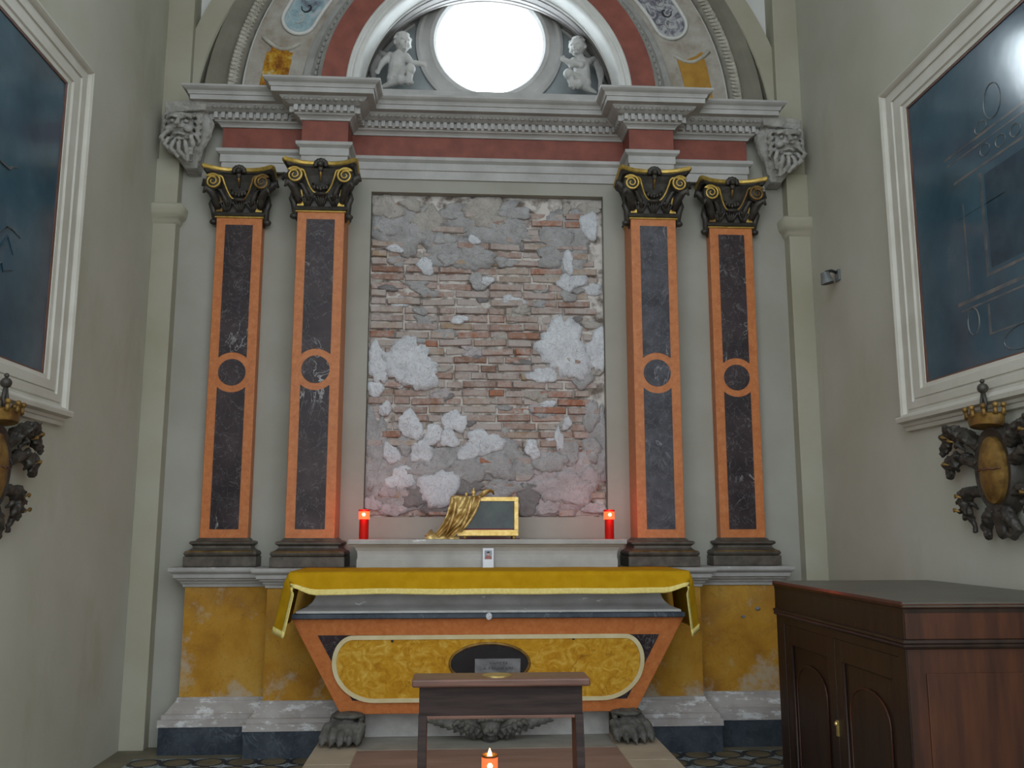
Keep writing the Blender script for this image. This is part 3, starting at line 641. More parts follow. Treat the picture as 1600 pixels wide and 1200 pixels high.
def build_brick_niche():
    random.seed(21)
    t = thing('brick_panel', (0, .10, NZ0), 'bare brick panel with broken white plaster between the inner pilasters', 'brick panel')
    YB = .098
    m = MB()
    def bed(u, v):
        x, z = NX0+.002+(NX1-NX0-.004)*u, NZ0+.002+(NZ1-NZ0-.004)*v
        return (x, YB+.008*noise.noise((x*14, z*14, 3))+.006*noise.noise((x*40, z*40, 1)), z)
    m.grid(bed, 130, 180); obj('mortar', m, 'mortar', t, smooth=True)
    # four brick blanks, each an uneven block with worn arrises
    def blank(L, seed):
        L += .004
        random.seed(seed); H = .053; b = MB(); rings = []
        j = lambda a: random.uniform(-a, a)
        base = [(-L/2, -H/2), (L/2, -H/2), (L/2, H/2), (-L/2, H/2)]
        r0 = [(x+j(.002), .03, z+j(.002)) for x, z in base]
        out = []
        for y, s in ((-.002, 0), (-.012, .006)):
            ring = []
            for x, z in base:
                sx, sz = (1 if x > 0 else -1), (1 if z > 0 else -1); d = s+abs(j(.004))
                ring.append((x-sx*d*1.3, y+j(.006), z-sz*d*.9))
            out.append(ring)
        b.loft([r0]+out); return mesh(b, 'brick')
    full = [blank(.245, 100+k) for k in range(5)]; half = [blank(.115, 200+k) for k in range(3)]; mid = [blank(.18, 300+k) for k in range(3)]
    random.seed(33)
    z = NZ0+.034; row = 0; cnt = 0
    while z < NZ1-.03 and cnt < 296:
        x = NX0+.008
        seqs = []
        first = random.choice(['f', 'h', 'm'])
        while True:
            k = first if first else random.choices('fhm', (.62, .22, .16))[0]; first = None
            L = dict(f=.245, h=.115, m=.18)[k]
            if x+L > NX1-.004:
                L = .115; k = 'h'
                if x+L > NX1-.004: break
            me = random.choice(dict(f=full, h=half, m=mid)[k])
            o = link('brick', me, t, Vector((x+L/2, YB-.004+random.uniform(-.012, .012), z+random.uniform(-.005, .005)))-ORG[t.name])
            o.rotation_euler = (random.uniform(-.09, .09), random.uniform(-.03, .03), random.uniform(-.06, .06)); cnt += 1
            x += L+random.uniform(.003, .016)
            if cnt >= 296: break
        z += .0625; row += 1
    # patches of old render still clinging to the bricks
    def patch(x, z, rx, rz, y, th, seed, nseg=30, nr=7):
        random.seed(seed); ph = [random.uniform(0, 6.3) for _ in range(6)]
        m = MB(); vs = [(x, y-th, z)]; fs = []
        rim = []; soft = []
        for k in range(nseg):
            a = 2*PI*k/nseg
            e = 1+.15*math.sin(2*a+ph[0])+.12*math.sin(3*a+ph[1])+.07*math.sin(5*a+ph[2])
            soft.append((math.cos(a)*rx*e*.9, math.sin(a)*rz*e*.9))
            ox, oz = x+math.cos(a)*rx, z+math.sin(a)*rz
            e += .22*noise.noise((ox*17, oz*17, seed*.9))+.17*noise.noise((ox*45, oz*45, seed*.3))+random.uniform(-.035, .035)
            rim.append((math.cos(a)*rx*e*1.06, math.sin(a)*rz*e*1.06))
        for i in range(1, nr+1):
            f = i/(nr-1) if i < nr else 1.0
            for k2, (dx, dz) in enumerate(rim if i >= nr-1 else soft):
                px, pz = x+dx*min(f, 1), z+dz*min(f, 1)
                px = min(max(px, NX0+.004), NX1-.004); pz = min(max(pz, NZ0+.004), NZ1-.004)
                n = .008*noise.noise((px*17, pz*17, seed*.37))+.005*noise.noise((px*48, pz*48, seed*.7))
                yy = y-th*(1-.35*f**3)+n if i < nr else y+.035
                vs.append((px, yy, pz))
        for k in range(nseg): fs.append((0, 1+k, 1+(k+1) % nseg))
        for i in range(nr-1):
            for k in range(nseg):
                k2 = (k+1) % nseg; fs.append((1+i*nseg+k, 1+(i+1)*nseg+k, 1+(i+1)*nseg+k2, 1+i*nseg+k2))
        m.add(vs, fs); return m
    sd = 0
    for src, y, th in ((PATCH_UNDER, YB-.006, .012), (PATCH_TOP, YB-.014, .012)):
        for q in src.split(';'):
            x, z, rx, rz, c = q.split(','); sd += 1
            mm = patch(float(x), float(z), float(rx), float(rz), y-random.uniform(0, .008)-(.005 if c == 'w' else 0), th, sd, 72 if float(rx) > .15 else 46)
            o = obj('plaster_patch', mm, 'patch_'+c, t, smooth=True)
    # small smears of lime left here and there on the bricks
    rs = random.Random(77)
    for k in range(95):
        x, z = rs.uniform(NX0+.04, NX1-.04), rs.uniform(2.0, 3.6)
        r = rs.uniform(.018, .055); sd += 1
        mm = patch(x, z, r*rs.uniform(1, 2.0), r*rs.uniform(.5, .9), YB-.008, .010, sd, 26, 4)
        obj('plaster_patch', mm, 'patch_'+rs.choice('ggpbbdw'), t, smooth=True)
build_brick_niche()

# ================================================================== DADO
DPATH = [(-2.06, .08), (-2.06, -.11), (-1.475, -.11), (-1.475, -.27), (1.455, -.27), (1.455, -.11), (2.06, -.11), (2.06, .08)]
def build_dado():
    t = thing('altar_dado', (0, -.1, FLOOR), 'ochre painted dado with grey cap and dark slate foot carrying the pilasters', 'dado')
    m = MB(); m.sweep(DPATH, [(.095, FLOOR), (.095, .115), (.09, .122)]); obj('slate_plinth', m, 'slate', t)
    m = MB(); m.sweep(DPATH, [(.09, .118), (.102, .12), (.102, .165), (.09, .168), (.085, .172), (.085, .195), (.07, .20), (.055, .215), (.04, .24), (.022, .262), (.018, .27), (.012, .272), (.010, .29), (0, .293)]); obj('base_moulding', m, 'flake', t)
    m = MB(); m.sweep(DPATH, [(0, .288), (0, 1.02)]); obj('ochre_panel', m, 'ochre', t)
    m = MB(); m.sweep(DPATH, [(0, 1.012), (.012, 1.014), (.015, 1.03), (.025, 1.04), (.03, 1.05), (.045, 1.06), (.05, 1.07), (.065, 1.076), (.068, 1.10), (.078, 1.108), (.09, 1.116), (.094, 1.125), (.094, 1.145)])
    top = offset_path(DPATH, .094); vs = [(x, y, 1.145) for x, y in top]; m.add(vs, [tuple(range(len(vs)))])
    obj('cap', m, 'chip', t)
    # chips in the ochre plaster at the right
    for x, z, r in ((1.905, .848, .020), (1.80, .795, .016)):
        m = MB(); m.ell((x, -.112, z), (r, .006, r*.7), 10, 6); obj('plaster_chip', m, 'patch_d', t, smooth=True)
build_dado()

# ================================================================== STEP
def build_predella():
    t = thing('altar_step', (0, -1.3, FLOOR), 'pale stone step with pinkish slab in front of the altar', 'step')
    m = MB(); m.box(-1.055, 1.045, -2.42, -.365, FLOOR, .112); obj('step_block', m, 'predella', t, bevel=.006)
    m = MB(); m.box(-.79, .75, -2.2, -.90, .10, .118); obj('pink_slab', m, 'predpink', t, bevel=.003)
    m = MB(); m.box(-.79, .75, -.895, -.56, .10, .118); obj('grey_slab', m, 'predgrey', t, bevel=.003)
    for sx, x0, x1 in ((-1, -1.05, -.795), (1, .755, 1.04)):
        for y0, y1 in ((-1.2, -.37), (-2.415, -1.205)):
            m = MB(); m.box(x0, x1, y0, y1, .10, .1165); obj('border_slab', m, 'predella', t, bevel=.003)
build_predella()

# ================================================================== ALTAR
def face_y(z): return -.90+(.87-z)*.36       # sloping front of the sarcophagus altar
def flat(name, poly, mat, parent, off, thick=.012, bevel=0):
    """polygon (x,z) laid on the sloping altar front"""
    m = MB(); m.loft([[(x, face_y(z)-off, z) for x, z in poly], [(x, face_y(z)-off+thick, z) for x, z in poly]])
    return obj(name, m, mat, parent, bevel=bevel)
def build_altar():
    t = thing('altar', (0, -.6, .118), 'sarcophagus-shaped altar of orange and yellow marble under a yellow cloth', 'altar')
    # mensa slab beneath the cloth
    m = MB(); m.box(-1.20, 1.195, -.955, -.368, 1.085, 1.146); obj('mensa', m, 'stone', t, bevel=.005)
    # grey neck: hollow moulding flaring to a lip
    pa = [(-1.07, -.375), (-1.07, -.82), (1.055, -.82), (1.055, -.375)]
    m = MB(); m.sweep(pa, [(0, 1.09), (.0, 1.01), (.006, .985), (.02, .962), (.045, .94), (.075, .926), (.10, .918), (.103, .905), (.09, .90)]); obj('neck_moulding', m, 'chip', t, smooth='auto')
    m = MB(); m.sweep(pa, [(.05, .902), (.118, .902), (.122, .897), (.122, .877), (.116, .872), (.05, .870)]); obj('slate_strip', m, 'slate', t)
    # tapering body (red frame)
    m = MB()
    m.loft([[(-.917, face_y(.28), .28), (.912, face_y(.28), .28), (.85, -.378, .28), (-.85, -.378, .28)],
            [(-1.20, face_y(.872), .872), (1.18, face_y(.872), .872), (1.18, -.378, .872), (-1.20, -.378, .872)]])
    body = obj('body', m, 'orange', t, bevel=.004)
    # black marble field
    flat('black_field', [(-1.045, .772), (1.03, .765), (.85, .362), (-.845, .368)], 'black', t, .004)
    # cream banded oval field
    def field(e):
        top, bot = .770+e, .354-e; n = 12; zm = .595; xm = .945+e
        R = []
        for k in range(n+1):
            a = PI/2*k/n; R.append((.815+(xm-.815)*math.sin(a), zm+(top-zm)*math.cos(a)))
        for k in range(1, n+1):
            a = PI/2*k/n; R.append((.69+(xm-.69)*math.cos(a), zm+(bot-zm)*math.sin(a)))
        L = [(-x-.018, z) for x, z in R]
        return R, L
    def loop(e):
        R, L = field(e); return R+L[::-1]
    flat('yellow_field', loop(-.02), 'yellow', t, .010)
    R1, R2 = loop(.0), loop(-.026)
    m = MB(); n = len(R1); vs = []
    for (x, z), (a, b) in zip(R1, R2):
        y = face_y(z); y2 = face_y(b)
        vs += [(x, y-.003, z), (x, y-.016, z), (a, y2-.016, b), (a, y2-.003, b)]
    fs = []
    for i in range(n):
        k = (i+1) % n
        for q in range(4): fs.append((4*i+q, 4*i+(q+1) % 4, 4*k+(q+1) % 4, 4*k+q))
    m.add(vs, fs); obj('cream_band', m, 'cream', t, smooth='auto')
    # oval window to the relic chamber
    oc = (-.010, .592); orx, orz = .243, .125
    ov = [(oc[0]+orx*math.cos(2*PI*k/48), oc[1]+orz*math.sin(2*PI*k/48)) for k in range(48)]
    g = flat('relic_window', ov, 'darkglass', t, .013)
    m = MB(); cl = [(x, face_y(z)-.014, z) for x, z in ov]; m.tube(cl+cl[:2], .009, 8); obj('window_rim', m, 'golddull', g, smooth=True)
    flat('inscription_plate', [(-.10, .622), (.178, .622), (.178, .50), (-.10, .50)], 'plaque', t, .018, .004)
    pl = [o for o in t.children if o.name.startswith('inscription_plate')][0]
    tilt = math.atan(.36)
    for s, z, sz in (('CORPVS', .600, .030), ('S. PROSPERI', .568, .036), ('MART.', .535, .026)):
        text('inscription', s, sz, (.042, face_y(z)-.0185, z), 'ink', pl, rot=(PI/2-tilt, 0, 0))
    # two dark studs in the yellow field
    for x, z in ((-.60, .735), (.50, .742)):
        m = MB(); m.ell((x, face_y(z)-.011, z), (.009, .006, .009), 8, 6); obj('stud', m, 'bronze', t, smooth=True)
    # plinth wall behind the feet
    m = MB(); m.box(-.78, .76, -.56, -.38, .119, .30); obj('foot_block', m, 'stonedark', t)
    # chip of plaster on the slate strip
    m = MB(); m.ell((-.02, -.945, .885), (.02, .006, .022), 8, 6); obj('plaster_chip', m, 'patch_w', t, smooth=True)
    # lion paws
    for cx in (-.87, .845):
        m = MB()
        s = -1 if cx < 0 else 1
        m.ell((cx+s*.015, -.72, .185), (.125, .11, .075)); m.ell((cx+s*.03, -.65, .245), (.085, .09, .06)); m.ell((cx+s*.0, -.70, .28), (.10, .09, .022))
        for k in range(5):
            x = cx-.105+.052*k+s*.02; dy = .014*abs(k-2)
            m.tube([(x-s*.012, -.74, .235), (x, -.80+dy, .205), (x+s*.008, -.845+dy, .165), (x+s*.010, -.862+dy, .135)], [.022, .027, .026, .016], 8)
            m.tube([(x+s*.010, -.862+dy, .15), (x+s*.012, -.885+dy, .128)], [.010, .004], 6)
        for k in range(4):
            m.tube([(cx-.08+.055*k, -.70, .262), (cx-.085+.06*k+s*.02, -.775, .235)], [.016, .012], 6)
        o = obj('lion_paw', m, 'paw', t); sculpt(o, .0065, 1, .014, .03)
build_altar()
def build_cherub():
    t = thing('winged_cherub_head', (0, -.75, .118), 'dark carved winged head under the middle of the altar', 'sculpture')
    cx = .0; y = -.72
    m = MB()
    m.ell((cx, y, .205), (.062, .065, .072)); m.ell((cx, y+.01, .245), (.085, .06, .042))
    for k in range(-3, 4): m.ell((cx+.024*k, y-.045+.006*abs(k), .262-.004*abs(k)), (.018, .022, .018))
    m.ell((cx-.03, y-.045, .188), (.02, .02, .02)); m.ell((cx+.03, y-.045, .188), (.02, .02, .02))
    m.ell((cx, y-.064, .196), (.011, .015, .016)); m.ell((cx, y-.052, .166), (.022, .014, .008)); m.ell((cx, y-.04, .145), (.026, .022, .018))
    m.ell((cx-.026, y-.052, .215), (.012, .01, .006)); m.ell((cx+.026, y-.052, .215), (.012, .01, .006))
    m.ell((cx, y+.02, .135), (.05, .05, .03))
    o = obj('head', m, 'paw', t); sculpt(o, .0055, 1, .006, .03)
    for s in (-1, 1):
        m = MB()
        m.tube([(cx+s*.05, y+.03, .16), (cx+s*.12, y+.01, .21), (cx+s*.2, y, .245), (cx+s*.30, y+.01, .25), (cx+s*.385, y+.02, .255)], [.045, .04, .03, .02, .008], 8, flat=.7)
        for k in range(8):
            f = k/7; x0 = cx+s*(.09+.2*f); z0 = .20+.05*f
            x1 = cx+s*(.10+.29*f); z1 = .125+.11*f
            m.tube([(x0, y+.0, z0), ((x0+x1)/2+s*.01, y-.012, (z0+z1)/2), (x1, y+.005, z1)], [.022, .021, .008], 6, flat=.5)
        for k in range(5):
            f = k/4; m.tube([(cx+s*(.07+.12*f), y-.025, .20+.045*f), (cx+s*(.09+.14*f), y-.03, .16+.06*f)], [.02, .01], 6)
        o = obj('wing', m, 'paw', t); sculpt(o, .0055, 1, .006, .03)
build_cherub()

# ================================================================== ALTAR CLOTH
def build_cloth():
    t = thing('altar_cloth', (0, -.6, 1.148), 'mustard yellow altar cloth with pale braid hanging over the altar edge', 'cloth')
    X0, X1, YF, YB_, ZT = -1.208, 1.202, -.962, -.37, 1.150
    FD = .135
    def pos(x, s, side, v):
        """x along the top; s distance down the end (side -1/1); v<=0 on top (0 front edge, -1 back), v>0 front overhang 0..1"""
        sd = s
        if side == 0:
            px, pz, py = x, ZT, YF
            q = max(0, 1-min(x-X0, X1-x)/.16); bl = .42*q*q*(3-2*q); side = -1 if x < 0 else 1
        else:
            px = (X0 if side < 0 else X1)+side*(.018*min(1, sd/.05)+(.20 if side < 0 else .10)*sd)
            pz = ZT-sd; py = YF
            bl = min(1, .42+.58*sd/.10)
        if v <= 0: return (px, YF+(YB_-YF)*(-v), pz+(.002*noise.noise((px*6, v*5, 2))))
        d = FD*v*(1+.05*noise.noise((px*2.3, 0, 5)))
        r = .014
        fwd = min(d, r*1.2)*.8+.006*noise.noise((px*5, v, 9))*v
        down = max(0, d-.004)
        # blend: at the corner the overhang turns out of the vertical into the plane of the end fall
        y0, z0 = py-fwd-.004, pz-down
        y1, z1 = py-d*.80, pz-d*(.16 if side < 0 else .2)
        xs = -side*d*(.62 if side < 0 else .55)*bl*(1 if s > 0 else bl)
        return (px+xs, y0+(y1-y0)*bl, z0+(z1-z0)*bl)
    def build(v0, v1, nv, name, mat, parent, off, sd_cut=(0, 1)):
        m = MB(); cols = []
        DL, DR = .345, .345
        ns = 16; nx = 60
        for i in range(ns): cols.append((X0, DL*(1-i/ns), -1))
        for i in range(nx+1): cols.append((X0+(X1-X0)*i/nx, 0, 0))
        for i in range(1, ns+1): cols.append((X1, DR*i/ns, 1))
        vs = []
        for (x, s, sd) in cols:
            for j in range(nv+1):
                v = v0+(v1-v0)*j/nv
                p = pos(x, s, sd, v)
                vs.append((p[0], p[1]-off, p[2]+off*.3))
        n = nv+1
        fs = [(i*n+j, (i+1)*n+j, (i+1)*n+j+1, i*n+j+1) for i in range(len(cols)-1) for j in range(nv)]
        m.add(vs, fs)
        o = obj(name, m, mat, parent, smooth=True)
        so = o.modifiers.new('thick', 'SOLIDIFY'); so.thickness = .003; so.offset = 0
        return o
    c = build(-1, 1, 24, 'fabric', 'cloth', t, 0)
    b = build(.77, 1.02, 4, 'front_braid', 'trim', t, .003)
    # braid along the lower hem of both end falls
    for side in (-1, 1):
        m = MB(); vs = []; n = 14
        for i in range(n+1):
            v = -1+2*i/n
            for s in (.315, .35):
                p = pos(X0 if side < 0 else X1, s, side, v); vs.append((p[0]+side*.003, p[1]-.003, p[2]))
        m.add(vs, [(2*i, 2*i+1, 2*i+3, 2*i+2) for i in range(n)])
        o = obj('hem_braid', m, 'trim', t, smooth=True); so = o.modifiers.new('thick', 'SOLIDIFY'); so.thickness = .004; so.offset = 0
build_cloth()

# ================================================================== GRADINE, CANDLES, RELIQUARY, CARD
GT = 1.335
def build_gradine():
    t = thing('altar_shelf', (0, -.35, 1.147), 'low grey stone shelf behind the altar cloth carrying candles', 'shelf')
    pa = [(-.872, .02), (-.872, -.40), (.86, -.40), (.86, .02)]
    m = MB(); m.sweep(pa, [(.004, 1.147), (.004, 1.203), (0, 1.208), (0, 1.235), (.004, 1.258), (.018, 1.282), (.034, 1.294), (.036, 1.30)]); obj('riser', m, 'stone', t)
    m = MB(); pb = pa; m.sweep(pb, [(.03, 1.298), (.05, 1.30), (.058, 1.306), (.058, 1.326), (.054, GT)])
    top = offset_path(pb, .054); vs = [(x, y, GT) for x, y in top]; m.add(vs, [tuple(range(len(vs)))])
    obj('shelf_top', m, 'chip', t)
build_gradine()
def point_light(name, loc, col, power, rad, parent):
    l = bpy.data.lights.new(name, 'POINT'); l.color = col; l.energy = power; l.shadow_soft_size = rad
    o = bpy.data.objects.new(name, l); COL.objects.link(o); o.parent = parent; o.location = Vector(loc)-ORG[parent.name]; return o
def build_candle(x, y, z, label, group):
    t = thing('votive_candle', (x, y, z), label, 'candle', group)
    r, h = .0355, .195
    c = (x, y, z)
    m = MB(); m.lathe([(r*.86, 0), (r*.9, .004), (r*.88, .13), (r*.92, .134)], c, 24); obj('candle_body', m, 'redplastic', t, smooth='auto')
    m = MB(); m.lathe([(r, .132), (r*1.02, .136), (r*1.02, .186), (r*.98, .19)], c, 24); obj('lit_cup', m, 'glow', t, smooth='auto')
    m = MB(); m.lathe([(r*1.03, .184), (r*1.05, .188), (r*1.05, .196), (r*.7, .198)], c, 24); obj('lid', m, 'redplastic', t, smooth='auto')
    m = MB(); m.ell((x, y-r*.75, z+.163), (.015, .012, .018), 10, 8); obj('flame', m, 'flame', t, smooth=True)
    point_light('candle_light', (x, y-.08, z+.17), (1, .08, .03), .5, .03, t)
    point_light('candle_light', (x, y+.075, z+.17), (1, .08, .03), .8, .03, t)
build_candle(-.836, -.375, GT, 'lit red votive candle at the left end of the altar shelf', 'red votive candles')
build_candle(.815, -.375, GT, 'lit red votive candle at the right end of the altar shelf', 'red votive candles')
def build_floor_candle():
    x, y, z, r = -.048, -1.87, .119, .038
    t = thing('votive_candle', (x, y, z), 'open lit red votive candle standing behind the kneeler on the step', 'candle', 'red votive candles')
    m = MB(); m.lathe([(r*.9, 0), (r*.95, .004), (r*.95, .105), (r, .11)], (x, y, z), 24); obj('candle_body', m, 'redplastic', t, smooth='auto')
    m = MB(); m.lathe([(r, .108), (r*1.02, .112), (r*1.02, .188), (r*.97, .188), (r*.95, .16), (.004, .158)], (x, y, z), 24); obj('lit_cup', m, 'glow', t, smooth='auto')
    m = MB(); m.ring([(r*1.04, 0)], (0, 0), 0, 1, 1) if False else m.lathe([(r*1.0, .183), (r*1.05, .186), (r*1.05, .194), (r*.96, .196), (r*.93, .19), (r*.94, .184)], (x, y, z), 24); obj('rim', m, 'golddull', t, smooth='auto')
    m = MB(); m.lathe([(.003, .16), (.010, .175), (.012, .19), (.007, .208), (.001, .224)], (x, y, z), 12); obj('flame', m, 'flame', t, smooth=True)
    m = MB(); m.ell((x, y-r*.78, z+.15), (.016, .012, .022), 10, 8); obj('flame_glow', m, 'flame', t, smooth=True)
    point_light('candle_light', (x, y-.02, z+.24), (1, .25, .08), .5, .03, t)
build_floor_candle()

def build_reliquary():
    t = thing('reliquary_box', (0, -.3, GT), 'gilt framed glass reliquary box on ball feet on the altar shelf', 'reliquary')
    x0, x1, y0, y1, z0, z1 = -.215, .198, -.37, -.17, GT+.022, GT+.282
    w = .034
    # each face frame: front, back as frames; corner posts
    for name, y, yy in (('front_frame', y0, y0+.022), ('back_frame', y1-.022, y1)):
        m = MB(); m.box(x0, x1, y, yy, z0, z0+w+.006); m.box(x0, x1, y, yy, z1-w*.85, z1); m.box(x0, x0+w, y, yy, z0+w+.006, z1-w*.85); m.box(x1-w*.85, x1, y, yy, z0+w+.006, z1-w*.85)
        obj(name, m, 'goldbright', t, bevel=.002)
    for x, xx in ((x0, x0+.02), (x1-.02, x1)):
        m = MB(); m.box(x, xx, y0+.022, y1-.022, z0, z0+w); m.box(x, xx, y0+.022, y1-.022, z1-w*.8, z1); obj('side_frame', m, 'goldbright', t, bevel=.002)
    m = MB(); m.box(x0+.01, x1-.01, y0+.012, y1-.012, z1-.012, z1-.002); obj('top_board', m, 'goldbright', t)
    m = MB(); m.box(x0+.01, x1-.01, y0+.012, y1-.012, z0, z0+.012); obj('bottom_board', m, 'goldbright', t)
    m = MB(); m.box(x0+.03, x1-.026, y0+.010, y0+.014, z0+.036, z1-.024); obj('glass', m, 'greenglass', t)
    m = MB(); m.box(x0+.025, x1-.022, y0+.024, y1-.03, z0+.012, z0+.05); obj('cushion', m, 'velvet', t, bevel=.012)
    m = MB(); m.box(x0+.05, x1-.028, y0+.0065, y0+.0095, z0+.0405, z0+.047); obj('velvet_edge', m, 'velvet', t)
    for x in (x0+.05, x1-.03):
        for y in (y0+.025, y1-.025):
            m = MB(); m.ell((x, y, GT+.0125), .0125, 12, 8); obj('ball_foot', m, 'gold', t, smooth=True)
    m = MB(); m.box(x0+.02, x1+.012, y0+.03, y1-.02, GT+.0005, GT+.004); obj('red_mat', m, 'velvet', t)
    m = MB(); m.lathe([(.004, 0), (.016, .002), (.013, .010), (.007, .018), (.014, .026), (.016, .034), (.012, .044), (.005, .050), (.007, .056), (.003, .066)], (-.105, -.28, z1), 16); obj('finial', m, 'goldbright', t, smooth=True)
    m = MB(); m.lathe([(.004, 0), (.012, .002), (.006, .012), (.010, .02), (.008, .03), (.002, .034)], (-.155, -.28, z1), 14); obj('finial', m, 'goldbright', t, smooth=True)
    # gilded cloth thrown over the left of the box
    c = thing('gilded_drapery', (-.25, -.4, GT), 'crumpled gilded cloth draped over the left side of the reliquary', 'drapery')
    m = MB()
    def sheet(u, v):
        # v: 0 on the back of the top, .18 front edge of the top, 1 at the foot; u: 0 left, 1 right
        if v < .18:
            f = v/.18; x = -.26+.21*u+.02*(1-f)*u; y = -.22-.165*f; z = z1+.006+.006*abs(noise.noise((u*7, v*9, 1)))
            if u > .8: z += .022*(1-abs(f-.6))*(u-.8)/.2
        else:
            f = (v-.18)/.82
            xl = -.26-.055*f-.06*f**3; xr = -.055-.055*f-.135*f**1.7
            x = xl+(xr-xl)*u; y = -.388-.012*f
            z = z1+.004-(z1-GT-.012)*f**.92
            y -= .016*math.sin(u*17+f*3.2)*(.35+.65*f)+.012*noise.noise((u*6, f*7, 4))
        return (x, y, z)
    m.grid(sheet, 44, 60); o = obj('drape_fall', m, 'goldcloth', c, smooth=True); so = o.modifiers.new('thick', 'SOLIDIFY'); so.thickness = .004
    m = MB()
    def tail(u, v):
        # heap trailing on the shelf to the left
        x = -.29+.09*(1-u)-.14*u+.02*noise.noise((u*6, v*5, 8))
        a = PI*v; w = .045+.012*math.sin(u*9)
        hgt = .014+.040*max(0, math.sin(PI*min(1, (u-.0)/.75)))**2*.45+(.036*math.exp(-((u-.82)/.16)**2))
        return (x, -.375-w*math.cos(a), GT+.002+hgt*math.sin(a)*(1+.45*noise.noise((u*9, v*6, 3))))
    m.grid(tail, 40, 18); obj('drape_tail', m, 'goldcloth', c, smooth=True)
    m = MB()
    pts = [(-.06, -.385, z1+.006), (-.03, -.39, z1+.03), (.0, -.385, z1+.042), (.022, -.37, z1+.038), (.03, -.35, z1+.016)]
    m.tube(pts, [.016, .018, .014, .010, .006], 8, flat=.45); obj('drape_curl', m, 'goldcloth', c, smooth=True)
    for a, b, e, r in (((-.225, -.395, z1-.02), (-.235, -.41, z1-.14), (-.29, -.41, GT+.03), .010), ((-.12, -.395, z1-.01), (-.135, -.415, z1-.13), (-.20, -.415, GT+.05), .010), ((-.06, -.395, z1-.005), (-.09, -.41, z1-.12), (-.19, -.41, z1-.235), .008)):
        m = MB(); P0, P1, P2 = Vector(a), Vector(b), Vector(e)
        m.tube([P0*(1-u)**2+P1*2*u*(1-u)+P2*u*u for u in [k/8 for k in range(9)]], [r*(.6+.8*math.sin(PI*k/8)) for k in range(9)], 8, flat=.6); obj('fold', m, 'goldcloth', c, smooth=True)
build_reliquary()
def build_card():
    x0, x1, z0, z1 = -.044, .028, 1.151, 1.277
    t = thing('prayer_card', (-.008, -.44, 1.150), 'small white card with a portrait leaning on the altar shelf', 'card')
    def q(x, z, d): return (x, -.452+(z-z0)*.26-d, z)
    def panel(name, a, b, c, e, mat, d0, d1, par):
        m = MB(); P = [(a, c), (b, c), (b, e), (a, e)]
        m.loft([[q(x, z, d0) for x, z in P], [q(x, z, d1) for x, z in P]]); return obj(name, m, mat, par)
    panel('card_sheet', x0, x1, z0, z1, 'paper', 0, .0012, t)
    pr = panel('portrait_print', -.032, .017, 1.205, 1.262, 'inkblue', .0012, .0016, t)
    def blob(name, pts, mat, d):
        m = MB(); m.loft([[q(x, z, d) for x, z in pts], [q(x, z, d+.0003) for x, z in pts]]); obj(name, m, mat, pr)
    blob('printed_shoulders', [(-.030, 1.206), (.015, 1.206), (.012, 1.222), (.003, 1.230), (-.016, 1.230), (-.026, 1.222)], 'inkred', .0016)
    blob('printed_face', [(-.0075+.009*math.cos(2*PI*k/14), 1.240+.012*math.sin(2*PI*k/14)) for k in range(14)], 'inkskin', .002)
    blob('printed_hair', [(-.0075+.0105*math.cos(PI*k/8), 1.244+.0115*math.sin(PI*k/8)) for k in range(9)], 'ink', .0024)
build_card()

